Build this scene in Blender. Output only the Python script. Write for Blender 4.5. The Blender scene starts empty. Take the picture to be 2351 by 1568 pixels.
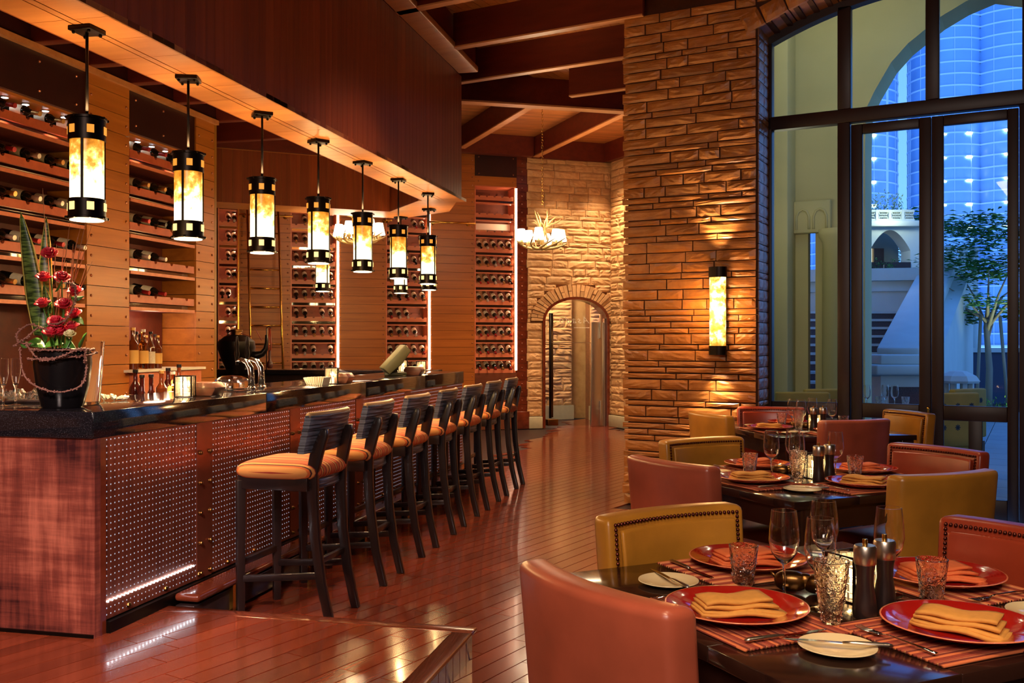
import bpy, bmesh, math, random
from mathutils import Vector, Matrix
PI = math.pi
sc = bpy.context.scene
COL = sc.collection
F = 2200.0; CX = 1175.5; CY = 784.0; H = 1.40
# ------------------------------------------------------------------ camera
cam = bpy.data.cameras.new('camera'); camo = bpy.data.objects.new('camera', cam); COL.objects.link(camo)
camo.location = (0, 0, H); camo.rotation_euler = (PI/2, 0, 0)
cam.sensor_width = 36.0; cam.lens = 36.0*F/2351.0; cam.clip_start = 0.05; cam.clip_end = 1500
sc.camera = camo
# ------------------------------------------------------------------ view
sc.view_settings.view_transform = 'Standard'; sc.view_settings.look = 'None'
sc.view_settings.gamma = 1.0; sc.view_settings.use_curve_mapping = False
sc.view_settings.exposure = 0.9
# ------------------------------------------------------------------ world: dusk sky
W = bpy.data.worlds.new('dusk'); sc.world = W; W.use_nodes = True
wn = W.node_tree; wn.nodes.clear()
bg = wn.nodes.new('ShaderNodeBackground'); wo = wn.nodes.new('ShaderNodeOutputWorld')
tc = wn.nodes.new('ShaderNodeTexCoord'); sx = wn.nodes.new('ShaderNodeSeparateXYZ'); rp = wn.nodes.new('ShaderNodeValToRGB')
wn.links.new(tc.outputs['Generated'], sx.inputs[0]); wn.links.new(sx.outputs['Z'], rp.inputs[0])
rp.color_ramp.elements[0].position = 0.0; rp.color_ramp.elements[0].color = (.16, .42, 1.0, 1)
rp.color_ramp.elements[1].position = 0.8; rp.color_ramp.elements[1].color = (.04, .16, .62, 1)
wn.links.new(rp.outputs[0], bg.inputs[0]); bg.inputs[1].default_value = 1.1
wn.links.new(bg.outputs[0], wo.inputs[0])

# ------------------------------------------------------------------ frames
class Fr:
    def __init__(s, x, y, rot): s.x, s.y, s.r = x, y, math.radians(rot)
    def w(s, lx, ly, z=0):
        c, n = math.cos(s.r), math.sin(s.r)
        return Vector((s.x+lx*c-ly*n, s.y+lx*n+ly*c, z))
    def l(s, X, Y):
        c, n = math.cos(s.r), math.sin(s.r); dx, dy = X-s.x, Y-s.y
        return (dx*c+dy*n, -dx*n+dy*c)
BAR = Fr(-1.78, 4.07, -13.05)        # x to the right of the bar front, y along the bar
BK = Fr(.24, 15.40, 17.86)           # back wall: x along it to the right, y away
WN = Fr(2.167, 8.086, -28.55)        # window wall frame plane
SD = Fr(1.625, 15.85, -65.4)         # far side stone wall: x towards the camera
def at(px, py, Z=None, Y=None):
    if Y is None: Y = (H-Z)*F/(py-CY)
    return Vector(((px-CX)/F*Y, Y, H-(py-CY)/F*Y))
def kx(px):                          # pixel column -> x on the back wall
    k = (px-CX)/F; Y = (15.40-.3223*.24)/(1-.3223*k)
    return BK.l(k*Y, Y)[0]

# ------------------------------------------------------------------ materials
def lin(c):
    return tuple((v/12.92 if v <= .04045 else ((v+.055)/1.055)**2.4) for v in [x/255 for x in c]) + (1,)
MATS = {}
class NT:
    def __init__(s, name):
        m = bpy.data.materials.new(name); m.use_nodes = True; s.m = m; s.t = m.node_tree
        s.b = s.t.nodes['Principled BSDF']; s.o = s.t.nodes['Material Output']; MATS[name] = m
    def n(s, typ, **kw):
        x = s.t.nodes.new('ShaderNode'+typ)
        for k, v in kw.items(): setattr(x, k, v)
        return x
    def l(s, a, b): s.t.links.new(a, b)
    def math(s, op, a, b=None, c=None):
        x = s.n('Math', operation=op)
        for i, v in enumerate((a, b, c)):
            if v is None: continue
            if isinstance(v, (int, float)): x.inputs[i].default_value = v
            else: s.l(v, x.inputs[i])
        return x.outputs[0]
    def ramp(s, fac, stops, interp='LINEAR'):
        x = s.n('ValToRGB'); cr = x.color_ramp; cr.interpolation = interp
        while len(cr.elements) < len(stops): cr.elements.new(.5)
        for e, (p, c) in zip(cr.elements, stops): e.position = p; e.color = c if len(c) == 4 else tuple(c)+(1,)
        s.l(fac, x.inputs[0]); return x.outputs[0]
    def noise(s, vec, scale, detail=3, rough=.5):
        x = s.n('TexNoise'); x.inputs['Scale'].default_value = scale; x.inputs['Detail'].default_value = detail
        x.inputs['Roughness'].default_value = rough
        if vec is not None: s.l(vec, x.inputs['Vector'])
        return x.outputs['Fac']
    def vec(s, kind='pos', rot=(0, 0, 0), scale=(1, 1, 1), rnd=0.0):
        if kind == 'pos': v = s.n('NewGeometry').outputs['Position']
        else: v = s.n('TexCoord').outputs['Object']
        if rnd:
            oi = s.n('ObjectInfo'); va = s.n('VectorMath', operation='SCALE'); cm = s.n('CombineXYZ')
            for i in range(3): s.l(oi.outputs['Random'], cm.inputs[i])
            s.l(cm.outputs[0], va.inputs[0]); va.inputs['Scale'].default_value = rnd
            ad = s.n('VectorMath', operation='ADD'); s.l(v, ad.inputs[0]); s.l(va.outputs[0], ad.inputs[1]); v = ad.outputs[0]
        r = s.n('VectorRotate', rotation_type='EULER_XYZ'); r.inputs['Rotation'].default_value = rot; s.l(v, r.inputs['Vector'])
        mp = s.n('VectorMath', operation='MULTIPLY'); mp.inputs[1].default_value = scale; s.l(r.outputs[0], mp.inputs[0])
        return mp.outputs[0]
    def rand(s): return s.n('ObjectInfo').outputs['Random']
    def set(s, col=None, rough=None, metal=None, **kw):
        if col is not None:
            if hasattr(col, 'name'): s.l(col, s.b.inputs['Base Color'])
            else: s.b.inputs['Base Color'].default_value = col
        if rough is not None:
            if hasattr(rough, 'name'): s.l(rough, s.b.inputs['Roughness'])
            else: s.b.inputs['Roughness'].default_value = rough
        if metal is not None: s.b.inputs['Metallic'].default_value = metal
        for k, v in kw.items():
            k = k.replace('_', ' ')
            if hasattr(v, 'name'): s.l(v, s.b.inputs[k])
            else: s.b.inputs[k].default_value = v
        return s
    def bump(s, h, strength=.3, dist=.01):
        b = s.n('Bump'); b.inputs['Strength'].default_value = strength; b.inputs['Distance'].default_value = dist
        s.l(h, b.inputs['Height']); s.l(b.outputs[0], s.b.inputs['Normal'])
def mul(nt, col, fac):
    x = nt.n('Mix', data_type='RGBA', blend_type='MULTIPLY'); x.inputs[0].default_value = 1
    nt.l(col, x.inputs[6]); nt.l(fac, x.inputs[7]); return x.outputs[2]
def wood(name, c1, c2, rough=.35, rot=0, sc_=(14, 1.2, 14), var=.35, bump=.15, coat=0.0, tilt=(0, 0)):
    n = NT(name); v = n.vec('pos', (tilt[0], tilt[1], -math.radians(rot)), sc_, 3.7)
    a = n.noise(v, 1.0, 5, .6); c = n.ramp(a, [(.3, lin(c1)), (.7, lin(c2))])
    r = n.math('MULTIPLY_ADD', n.rand(), var, 1-var*.5); cb = n.n('CombineXYZ')
    for i in range(3): n.l(r, cb.inputs[i])
    n.set(mul(n, c, cb.outputs[0]), rough); n.bump(a, bump, .002)
    if coat: n.set(Coat_Weight=coat, Coat_Roughness=.08)
    return n.m
def plain(name, c, rough=.5, metal=0, noise=0, nscale=20, bump=0, kind='pos', **kw):
    n = NT(name)
    col = lin(c) if len(c) == 3 else c
    if noise or bump:
        a = n.noise(n.vec(kind), nscale, 4)
        if noise:
            d = tuple(v*(1-noise) for v in col[:3])+(1,)
            col = n.ramp(a, [(.3, d), (.7, col)])
        if bump: n.bump(a, bump, .005)
    n.set(col, rough, metal, **kw); return n.m
def emit(name, c, strength, base=(0, 0, 0, 1)):
    n = NT(name); n.set(base, .5); n.b.inputs['Emission Color'].default_value = lin(c) if max(c) > 1.01 else tuple(c)+(1,)
    n.b.inputs['Emission Strength'].default_value = strength; return n.m

# wood family
M_floor = wood('floor_boards', (100, 40, 24), (120, 50, 30), .20, -33, (16, 1.1, 16), .34, .05, .3)
M_plat = wood('platform_boards', (114, 48, 28), (136, 60, 36), .19, -33, (16, 1.1, 16), .32, .05, .3)
M_panelbar = wood('panel_wood_left', (164, 94, 34), (192, 116, 46), .36, -13, (10, 1.0, 18), .14, .03)
M_panelback = wood('panel_wood_back', (160, 88, 30), (188, 108, 40), .38, 17.9, (1.0, 10, 18), .16, .03)
M_soffit_face = wood('soffit_boards', (118, 48, 18), (146, 66, 26), .45, -13, (22, 22, .8), .28, .05)
M_soffit_under = wood('soffit_under', (176, 106, 52), (202, 132, 72), .34, -13, (1.2, 10, 10), .18, .04)
M_beam = wood('beam_wood', (88, 26, 12), (108, 36, 16), .45, -28, (2, 12, 12), .1, .04)
M_beamred = wood('beam_wood_red', (92, 26, 14), (112, 36, 20), .45, -13, (2, 12, 12), .1, .04)
M_edge = wood('edge_trim_wood', (176, 110, 62), (200, 136, 82), .4, -28, (2, 12, 12), .1, .04)
M_ceil = wood('ceiling_boards', (150, 84, 40), (186, 116, 60), .45, 0, (2, 14, 14), .3, .05)
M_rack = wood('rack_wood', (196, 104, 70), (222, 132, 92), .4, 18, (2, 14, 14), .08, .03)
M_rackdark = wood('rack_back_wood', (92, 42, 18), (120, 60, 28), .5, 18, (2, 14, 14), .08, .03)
M_black = wood('dark_stained_wood', (26, 17, 17), (44, 31, 30), .28, -13, (6, 6, 1.5), .1, .06, .2)
M_table = wood('table_wood', (30, 16, 13), (54, 30, 22), .16, 25, (2, 12, 12), .2, .04, .3)
M_maho = wood('mahogany_rail', (84, 32, 18), (120, 52, 30), .2, -13, (10, 1, 10), .1, .03, .4)
M_frame = wood('window_frame_wood', (30, 9, 6), (42, 15, 10), .45, -28, (6, 6, 2), .08, .04)
M_darkpanel = wood('dark_panel', (42, 12, 9), (54, 17, 12), .4, -13, (2, 4, 2), .05, .02)
M_gap = plain('joint_shadow_gap', (38, 14, 8), .8)
# stone
def stone(name, c1, c2, c3, rough=.55, bump=.5):
    n = NT(name); v = n.vec('pos', rnd=5.0); a = n.noise(v, 9, 6, .62)
    c = n.ramp(a, [(.25, lin(c1)), (.55, lin(c2)), (.8, lin(c3))])
    r = n.math('MULTIPLY_ADD', n.rand(), .3, .85); cb = n.n('CombineXYZ')
    for i in range(3): n.l(r, cb.inputs[i])
    n.set(mul(n, c, cb.outputs[0]), rough); n.bump(a, bump, .02); return n.m
M_stone = stone('ledge_stone', (136, 80, 30), (160, 98, 40), (178, 114, 50), .38, .35)
M_stone2 = stone('pale_ledge_stone', (184, 136, 88), (206, 160, 108), (218, 174, 122), .6, .45)
M_mortar = plain('mortar', (74, 38, 20), .9, noise=.3)
M_mortar2 = plain('pale_mortar', (120, 74, 40), .9, noise=.3)
M_plinth = plain('plinth_stone', (184, 172, 140), .5, noise=.1)
# metals and others
M_iron = plain('dark_iron', (34, 26, 22), .38, .85, noise=.3, nscale=30)
M_bronze = plain('bronze', (120, 84, 44), .3, 1)
M_nail = plain('nail_metal', (190, 130, 100), .3, 1)
M_brass = plain('brass', (226, 178, 84), .22, 1)
M_chrome = plain('chrome', (210, 205, 198), .12, 1)
M_steel = plain('brushed_steel', (190, 180, 168), .3, 1)
def copper():
    n = NT('copper_sheet'); a = n.noise(n.vec('obj', scale=(1.2, 1.2, 16)), 1.6, 5, .65); b = n.noise(n.vec('obj', scale=(18, 18, 1.5)), 1.4, 5, .65)
    c = n.noise(n.vec('obj'), 1.5, 3); s = n.math('ADD', n.math('MULTIPLY', a, .24), n.math('ADD', n.math('MULTIPLY', b, .24), n.math('MULTIPLY', c, .56)))
    col = n.ramp(s, [(.40, lin((60, 28, 32))), (.50, lin((146, 74, 62))), (.60, lin((214, 124, 100)))])
    n.set(col, .36, .5); n.bump(s, .1, .002); return n.m
M_copper = copper()
def perf():
    n = NT('perforated_copper'); v = n.vec('obj'); s = n.n('SeparateXYZ'); n.l(v, s.inputs[0])
    P = .0282
    fy = n.math('SUBTRACT', n.math('FRACT', n.math('DIVIDE', s.outputs['Y'], P)), .5)
    fz = n.math('SUBTRACT', n.math('FRACT', n.math('DIVIDE', s.outputs['Z'], P)), .5)
    d = n.math('SQRT', n.math('ADD', n.math('MULTIPLY', fy, fy), n.math('MULTIPLY', fz, fz)))
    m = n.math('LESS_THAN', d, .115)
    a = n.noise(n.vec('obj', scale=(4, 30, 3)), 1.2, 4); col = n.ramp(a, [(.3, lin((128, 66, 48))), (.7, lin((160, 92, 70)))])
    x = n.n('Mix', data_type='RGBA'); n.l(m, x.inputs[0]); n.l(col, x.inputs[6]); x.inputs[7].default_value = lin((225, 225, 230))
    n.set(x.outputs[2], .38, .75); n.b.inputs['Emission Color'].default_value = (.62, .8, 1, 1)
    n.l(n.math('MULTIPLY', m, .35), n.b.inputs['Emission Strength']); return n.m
M_perf = perf()
def granite():
    n = NT('black_granite'); v = n.vec('pos'); a = n.noise(v, 420, 2, .5); c = n.ramp(a, [(.62, (.006, .005, .007, 1)), (.72, (.10, .09, .1, 1))])
    n.set(c, .09); n.set(Specular_IOR_Level=.6); return n.m
M_granite = granite()
def leather(name, c, rough=.33):
    n = NT(name); a = n.noise(n.vec('pos'), 7, 4); v = n.noise(n.vec('pos'), 260, 2)
    col = lin(c); d = tuple(x*.72 for x in col[:3])+(1,)
    n.set(n.ramp(a, [(.3, d), (.7, col)]), rough); n.bump(v, .12, .001); n.set(Coat_Weight=.15, Coat_Roughness=.3); return n.m
M_terra = leather('terracotta_leather', (172, 84, 60)); M_must = leather('mustard_leather', (190, 128, 42)); M_red = leather('russet_leather', (158, 58, 32))
def stripes():
    n = NT('striped_upholstery'); s = n.n('SeparateXYZ'); n.l(n.vec('obj'), s.inputs[0])
    f = n.math('FRACT', n.math('MULTIPLY', s.outputs['Y'], 6.5))
    O = lin((200, 96, 42)); R = lin((146, 40, 28)); Yl = lin((208, 142, 78)); D = lin((62, 24, 22)); P = lin((180, 78, 56))
    st = [(0, O), (.10, R), (.16, Yl), (.24, D), (.28, O), (.38, P), (.44, R), (.50, Yl), (.60, O), (.66, D), (.70, Yl), (.80, R), (.86, O), (.94, P)]
    n.set(n.ramp(f, st, 'CONSTANT'), .85); n.bump(n.noise(n.vec('obj'), 400), .2, .001); return n.m
M_stripe = stripes()
def matstripe():
    n = NT('woven_placemat'); s = n.n('SeparateXYZ'); n.l(n.vec('obj'), s.inputs[0])
    a = n.noise(n.vec('obj', scale=(60, 1.5, 1)), 1.0, 2)
    n.set(n.ramp(a, [(.35, lin((120, 44, 26))), (.45, lin((176, 84, 44))), (.55, lin((140, 54, 34))), (.65, lin((206, 128, 74)))], 'CONSTANT'), .8)
    n.bump(n.noise(n.vec('obj'), 300), .3, .001); return n.m
M_mat = matstripe()
M_plate = plain('red_glaze', (168, 26, 20), .10, Coat_Weight=.5)
M_cream = plain('cream_china', (226, 204, 158), .12)
M_napkin = plain('mustard_linen', (214, 150, 66), .8, noise=.12, nscale=60)
M_orangenap = plain('orange_linen', (224, 112, 58), .8, noise=.12, nscale=60)
def glass(name, c=(1, 1, 1, 1), rough=0.0, ior=1.45, bump=0, bscale=60):
    n = NT(name); n.set(c, rough); n.b.inputs['Transmission Weight'].default_value = 1; n.b.inputs['IOR'].default_value = ior
    if bump: n.bump(n.noise(n.vec('obj'), bscale, 2), bump, .004)
    return n.m
M_glass = glass('clear_glass'); M_tumb = glass('bubbled_glass', (.96, .9, .86, 1), 0, 1.45, .9, 70)
M_amberglass = glass('amber_liquor', (.75, .32, .06, 1)); M_greenglass = plain('dark_bottle_glass', (14, 18, 12), .08, Coat_Weight=.6)
def pane(name='window_glass', tint=(.93, .95, .95, 1), refl=.75):
    n = NT(name); t = n.n('BsdfTransparent'); t.inputs[0].default_value = tint; g = n.n('BsdfGlossy'); g.inputs['Roughness'].default_value = .01
    f = n.n('Fresnel'); f.inputs[0].default_value = 1.3; mx = n.n('MixShader'); n.l(n.math('MULTIPLY', f.outputs[0], refl), mx.inputs[0])
    n.l(t.outputs[0], mx.inputs[1]); n.l(g.outputs[0], mx.inputs[2]); n.l(mx.outputs[0], n.o.inputs[0]); return n.m
M_pane = pane()
M_label = plain('paper_label', (226, 214, 186), .6, noise=.15, nscale=80)
M_foil = plain('gold_foil', (210, 160, 90), .35, .7); M_foilred = plain('red_foil', (170, 40, 40), .35, .4); M_foilwhite = plain('pale_foil', (220, 205, 190), .35, .3); M_foilblk = plain('black_foil', (26, 22, 24), .25, .2)
M_mirror = plain('mirror_strip', (200, 196, 186), .03, 1)
M_white = plain('warm_white', (235, 225, 205), .6)
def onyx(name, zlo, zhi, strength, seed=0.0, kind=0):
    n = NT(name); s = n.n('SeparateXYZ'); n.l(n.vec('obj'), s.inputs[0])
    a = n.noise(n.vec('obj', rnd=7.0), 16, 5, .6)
    g = n.math('DIVIDE', n.math('SUBTRACT', s.outputs['Z'], zlo), zhi-zlo)     # bulb glow painted in: dim amber at the top, bright towards the bottom
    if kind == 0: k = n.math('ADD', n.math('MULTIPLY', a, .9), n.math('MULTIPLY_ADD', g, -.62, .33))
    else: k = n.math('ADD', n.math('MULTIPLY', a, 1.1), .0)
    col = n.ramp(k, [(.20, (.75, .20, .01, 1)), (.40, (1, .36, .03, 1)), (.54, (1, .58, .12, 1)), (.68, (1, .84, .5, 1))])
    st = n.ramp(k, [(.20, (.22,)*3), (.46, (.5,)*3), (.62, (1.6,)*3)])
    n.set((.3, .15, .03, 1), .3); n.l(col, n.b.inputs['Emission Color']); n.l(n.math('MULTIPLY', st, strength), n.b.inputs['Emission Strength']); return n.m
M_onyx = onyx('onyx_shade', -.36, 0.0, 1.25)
M_onyxw = onyx('onyx_sconce', 0, .5, 1.2, kind=1)
M_amberwin = emit('amber_inset', (1, .34, .04), .6); M_lampwhite = emit('lamp_diffuser', (1, .84, .6), 2.2); M_bulbshade = emit('lit_fabric_shade', (1, .84, .6), 3.2)
M_ledwarm = emit('warm_led_strip', (1, .72, .48), 6); M_ledcool = emit('cool_led', (.8, .92, 1), 14); M_flame = emit('candle_flame', (1, .72, .3), 40)
M_antler = plain('antler', (190, 158, 96), .5, noise=.15)
M_litwin = emit('lit_window', (1, .86, .55), 1.2)

# ------------------------------------------------------------------ mesh builder
class MB:
    def __init__(s): s.v = []; s.f = []; s.sm = []
    def add(s, vs, fs, smooth=False, M=None):
        b = len(s.v)
        s.v += [tuple(M @ Vector(p)) for p in vs] if M is not None else [tuple(p) for p in vs]
        s.f += [tuple(b+i for i in f) for f in fs]; s.sm += [smooth]*len(fs); return s
    def box(s, x0, x1, y0, y1, z0, z1, M=None):
        vs = [(x, y, z) for z in (z0, z1) for y in (y0, y1) for x in (x0, x1)]
        return s.add(vs, [(0, 2, 3, 1), (4, 5, 7, 6), (0, 1, 5, 4), (2, 6, 7, 3), (0, 4, 6, 2), (1, 3, 7, 5)], False, M)
    def beam(s, p, q, w, h):                       # bar with a rectangular section
        p, q = Vector(p), Vector(q); d = (q-p); L = d.length; d.normalize()
        up = Vector((0, 0, 1)) if abs(d.z) < .95 else Vector((1, 0, 0))
        sdv = d.cross(up).normalized(); u2 = sdv.cross(d)
        vs = [tuple(c+sdv*a*w/2+u2*b*h/2) for c in (p, q) for b in (-1, 1) for a in (-1, 1)]
        return s.add(vs, [(0, 2, 3, 1), (4, 5, 7, 6), (0, 1, 5, 4), (2, 6, 7, 3), (0, 4, 6, 2), (1, 3, 7, 5)])
    def prism(s, pts, z0, z1, M=None):
        n = len(pts); vs = [(x, y, z0) for x, y in pts]+[(x, y, z1) for x, y in pts]
        return s.add(vs, [tuple(range(n-1, -1, -1)), tuple(range(n, 2*n))]+[(i, (i+1) % n, n+(i+1) % n, n+i) for i in range(n)], False, M)
    def lathe(s, prof, n=24, c=(0, 0, 0), smooth=True, M=None, caps=True):
        if smooth and len(prof) > 2:
            out = [prof[0]]
            for i in range(1, len(prof)):
                p, q = Vector(prof[i-1]), Vector(prof[i]); L = (q-p).length
                def sharp(k):
                    if k <= 0 or k >= len(prof)-1: return False
                    u, w = Vector(prof[k])-Vector(prof[k-1]), Vector(prof[k+1])-Vector(prof[k])
                    return u.length > 1e-6 and w.length > 1e-6 and u.angle(w) > .6
                if L > .004:
                    s_ = min(.0006, L*.2)
                    if sharp(i-1): out.append(tuple(p+(q-p)*(s_/L)))
                    if sharp(i): out.append(tuple(q-(q-p)*(s_/L)))
                out.append(prof[i])
            prof = out
        vs = []; fs = []
        for r, z in prof:
            for i in range(n):
                a = 2*PI*i/n; vs.append((c[0]+r*math.cos(a), c[1]+r*math.sin(a), c[2]+z))
        for j in range(len(prof)-1):
            for i in range(n): fs.append((j*n+i, j*n+(i+1) % n, (j+1)*n+(i+1) % n, (j+1)*n+i))
        if caps:
            if prof[0][0] > 1e-5: fs.append(tuple(range(n-1, -1, -1)))
            if prof[-1][0] > 1e-5: fs.append(tuple((len(prof)-1)*n+i for i in range(n)))
        return s.add(vs, fs, smooth, M)
    def tube(s, pts, rad, n=8, smooth=True, caps=True, flat=1.0):
        pts = [Vector(p) for p in pts]; R = rad if isinstance(rad, (list, tuple)) else [rad]*len(pts)
        vs = []; fs = []; ref = None
        for i, p in enumerate(pts):
            d = (pts[min(i+1, len(pts)-1)]-pts[max(i-1, 0)]).normalized()
            if ref is None: ref = Vector((0, 0, 1)) if abs(d.z) < .9 else Vector((1, 0, 0))
            a = (ref-d*ref.dot(d)).normalized(); b = d.cross(a); ref = a
            for k in range(n):
                t = 2*PI*k/n; vs.append(tuple(p+(a*math.cos(t)*flat+b*math.sin(t))*R[i]))
        for i in range(len(pts)-1):
            for k in range(n): fs.append((i*n+k, i*n+(k+1) % n, (i+1)*n+(k+1) % n, (i+1)*n+k))
        if caps: fs += [tuple(range(n-1, -1, -1)), tuple((len(pts)-1)*n+k for k in range(n))]
        return s.add(vs, fs, smooth)
    def cyl(s, p, q, r, r2=None, n=12, smooth=True): return s.tube([p, q], [r, r if r2 is None else r2], n, smooth)
    def ball(s, c, r, n=8, m=5, sq=(1, 1, 1)):
        prof = [(max(1e-6, r*math.sin(PI*j/m)), -r*math.cos(PI*j/m)) for j in range(m+1)]
        prof[0] = (0, -r); prof[-1] = (0, r)
        return s.lathe(prof, n, (0, 0, 0), True, Matrix.Translation(c) @ Matrix.Diagonal((sq[0], sq[1], sq[2], 1)), False)
    def sup(s, c, sx, sy, sz, e1=.4, e2=.4, nu=28, nv=12):        # superellipsoid (cushions)
        def P(v, e): return math.copysign(abs(v)**e, v)
        prof = []; vs = []; fs = []
        for j in range(nv+1):
            v = -PI/2+PI*j/nv
            for i in range(nu):
                u = 2*PI*i/nu
                vs.append((c[0]+sx*P(math.cos(v), e2)*P(math.cos(u), e1), c[1]+sy*P(math.cos(v), e2)*P(math.sin(u), e1), c[2]+sz*P(math.sin(v), e2)))
        for j in range(nv):
            for i in range(nu): fs.append((j*nu+i, j*nu+(i+1) % nu, (j+1)*nu+(i+1) % nu, (j+1)*nu+i))
        return s.add(vs, fs, True)
    def grid(s, fn, nu, nv, smooth=True, close=False):
        vs = [fn(i/nu, j/nv) for j in range(nv+1) for i in range(nu+1)]
        fs = [(j*(nu+1)+i, j*(nu+1)+i+1, (j+1)*(nu+1)+i+1, (j+1)*(nu+1)+i) for j in range(nv) for i in range(nu)]
        return s.add(vs, fs, smooth)
    def mesh(s, name, mat=None, bevel=0, seg=2, solid=0):
        me = bpy.data.meshes.new(name); me.from_pydata(s.v, [], s.f)
        me.polygons.foreach_set('use_smooth', s.sm)
        if mat: me.materials.append(mat)
        bm = bmesh.new(); bm.from_mesh(me)
        if bevel or any(s.sm): bmesh.ops.remove_doubles(bm, verts=bm.verts, dist=1e-5)
        bmesh.ops.recalc_face_normals(bm, faces=bm.faces)
        if bevel:
            es = [e for e in bm.edges if len(e.link_faces) == 2 and e.calc_face_angle(0) > .7]
            bmesh.ops.bevel(bm, geom=es, offset=bevel, segments=seg, profile=.5, affect='EDGES', clamp_overlap=True)
            for f in bm.faces: f.smooth = seg > 1
        if solid: bmesh.ops.solidify(bm, geom=bm.faces[:], thickness=solid)
        bm.to_mesh(me); bm.free(); me.update(); return me
def ob(name, mb, mat=None, parent=None, loc=None, rot=None, bevel=0, seg=2, scale=None, solid=0):
    me = mb if isinstance(mb, bpy.types.Mesh) else mb.mesh(name, mat, bevel, seg, solid)
    o = bpy.data.objects.new(name, me); COL.objects.link(o)
    if parent is not None: o.parent = parent
    if loc is not None: o.location = loc
    if rot is not None: o.rotation_euler = rot
    if scale is not None: o.scale = scale
    return o
def tag(o, label=None, cat=None, group=None, kind=None):
    if label: o['label'] = label
    if cat: o['category'] = cat
    if group: o['group'] = group
    if kind: o['kind'] = kind
    return o
def thing(name, label, cat, loc=(0, 0, 0), rz=0, group=None):
    o = bpy.data.objects.new(name, None); COL.objects.link(o); o.empty_display_size = .1
    o.location = loc; o.rotation_euler = (0, 0, rz); return tag(o, label, cat, group)
def fthing(name, label, cat, fr, group=None): return thing(name, label, cat, (fr.x, fr.y, 0), fr.r, group)
def struct(name, mb, mat, fr=None, bevel=0):
    o = ob(name, mb, mat, bevel=bevel); o['kind'] = 'structure'
    if fr: o.location = (fr.x, fr.y, 0); o.rotation_euler = (0, 0, fr.r)
    return o
CH = {}
def children(o): return CH.get(o.name, [])
def index():
    CH.clear()
    for o in bpy.data.objects:
        if o.parent: CH.setdefault(o.parent.name, []).append(o)
def dup(o, loc=None, rot=None, label=None, group=None, parent=None):
    c = o.copy(); COL.objects.link(c)
    if parent is not None: c.parent = parent
    if loc is not None: c.location = loc
    if rot is not None: c.rotation_euler = rot
    if label: c['label'] = label
    if group: c['group'] = group
    for ch in children(o): dup(ch, parent=c)
    return c
def light(name, typ, loc, energy, color=(1, .62, .32), size=.1, rot=None, spot=None, blend=.6, parent=None, sy=None):
    L = bpy.data.lights.new(name, typ); L.energy = energy; L.color = color
    if typ == 'AREA':
        L.size = size
        if sy: L.shape = 'RECTANGLE'; L.size_y = sy
    else: L.shadow_soft_size = size
    if typ == 'SPOT': L.spot_size = math.radians(spot); L.spot_blend = blend
    o = bpy.data.objects.new(name, L); COL.objects.link(o); o.location = loc
    if rot is not None: o.rotation_euler = rot
    if parent: o.parent = parent
    return o
UNIT = MB().box(-.5, .5, -.5, .5, -.5, .5)
_uc = {}
def unit(mat):
    if mat.name not in _uc: _uc[mat.name] = UNIT.mesh('board', mat)
    return _uc[mat.name]
def piece(name, mat, parent, x0, x1, y0, y1, z0, z1, rz=0):   # box piece sharing one mesh
    return ob(name, unit(mat), None, parent, ((x0+x1)/2, (y0+y1)/2, (z0+z1)/2), (0, 0, rz) if rz else None, scale=(x1-x0, y1-y0, z1-z0))
ORD = ['first', 'second', 'third', 'fourth', 'fifth', 'sixth', 'seventh', 'eighth', 'ninth', 'tenth', 'eleventh', 'twelfth']
# ================================================================== SETTING
rng = random.Random(5)
# general room light: warm fill spots added at ceiling height, without fittings
for (x, y, z, e, s) in [(-.4, .3, 4.4, 230, 100), (2.6, .6, 4.4, 150, 80), (1.0, 5.6, 4.4, 130, 70), (-.2, 7.0, 4.4, 130, 90), (.6, 13.2, 4.3, 160, 110), (1.9, 13.0, 4.3, 160, 100)]:
    light('room_fill_spot', 'SPOT', (x, y, z), e, (1, .66, .38), .12, (0, 0, 0), s, .8)
light('rear_room_fill', 'AREA', (-.8, -2.6, 3.9), 130, (1, .80, .68), 2.0, (math.radians(32), 0, 0), sy=1.2)  # unseen warm area fill added behind the camera

q_ = Vector((-.9, -.5, 3.9)); light('end_panel_fill', 'SPOT', q_, 950, (1, .74, .66), .12, (Vector((-2.15, 4.05, .30))-q_).to_track_quat('-Z', 'Y').to_euler(), 26, .7)  # unseen spot added behind the camera to brighten the copper end panel
# ---- floor: dark boards over a slab
floor = struct('floor', MB().prism([(-9, -4), (7, -4), (7, 5.2), (1.2, 8.4), (3.4, 12.6), (2.2, 21), (-9, 21)], -.06, -.010), plain('subfloor', (40, 16, 10), .5))
FL = Fr(0, 0, -33)
cand = []
W_, L_ = .102, .92
for i in range(-110, 140):
    off = rng.random()*L_
    for j in range(-12, 26):
        cx_, cy_ = (i+.5)*W_, j*L_+off
        w = FL.w(cx_, cy_)
        if w.y < .5 or w.y > 19: continue
        px = CX+w.x/w.y*F; py = CY+H/w.y*F
        if px < -350 or px > 2750 or py > 1900: continue
        a = WN.l(w.x, w.y)
        if a[1] > -.45 and a[0] > -1.2: continue
        if a[0] > -.8 and a[1] > -.45: continue
        k = BK.l(w.x, w.y)
        if k[1] > -.3 and not (.2 < k[0] < 1.7): continue
        if SD.l(w.x, w.y)[1] > -.1 and w.y < 15.9 and w.y > 13: continue
        b = BAR.l(w.x, w.y)
        if b[0] < 1.25 and b[1] < .3: continue         # under the raised platform
        if b[0] < -.1 and b[1] > 0: continue             # behind the bar
        vis = 0 <= px <= 2351 and 0 <= py <= 1568
        cand.append((0 if vis else 1, w.length, cx_, cy_))
cand.sort()
rest = MB()
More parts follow.
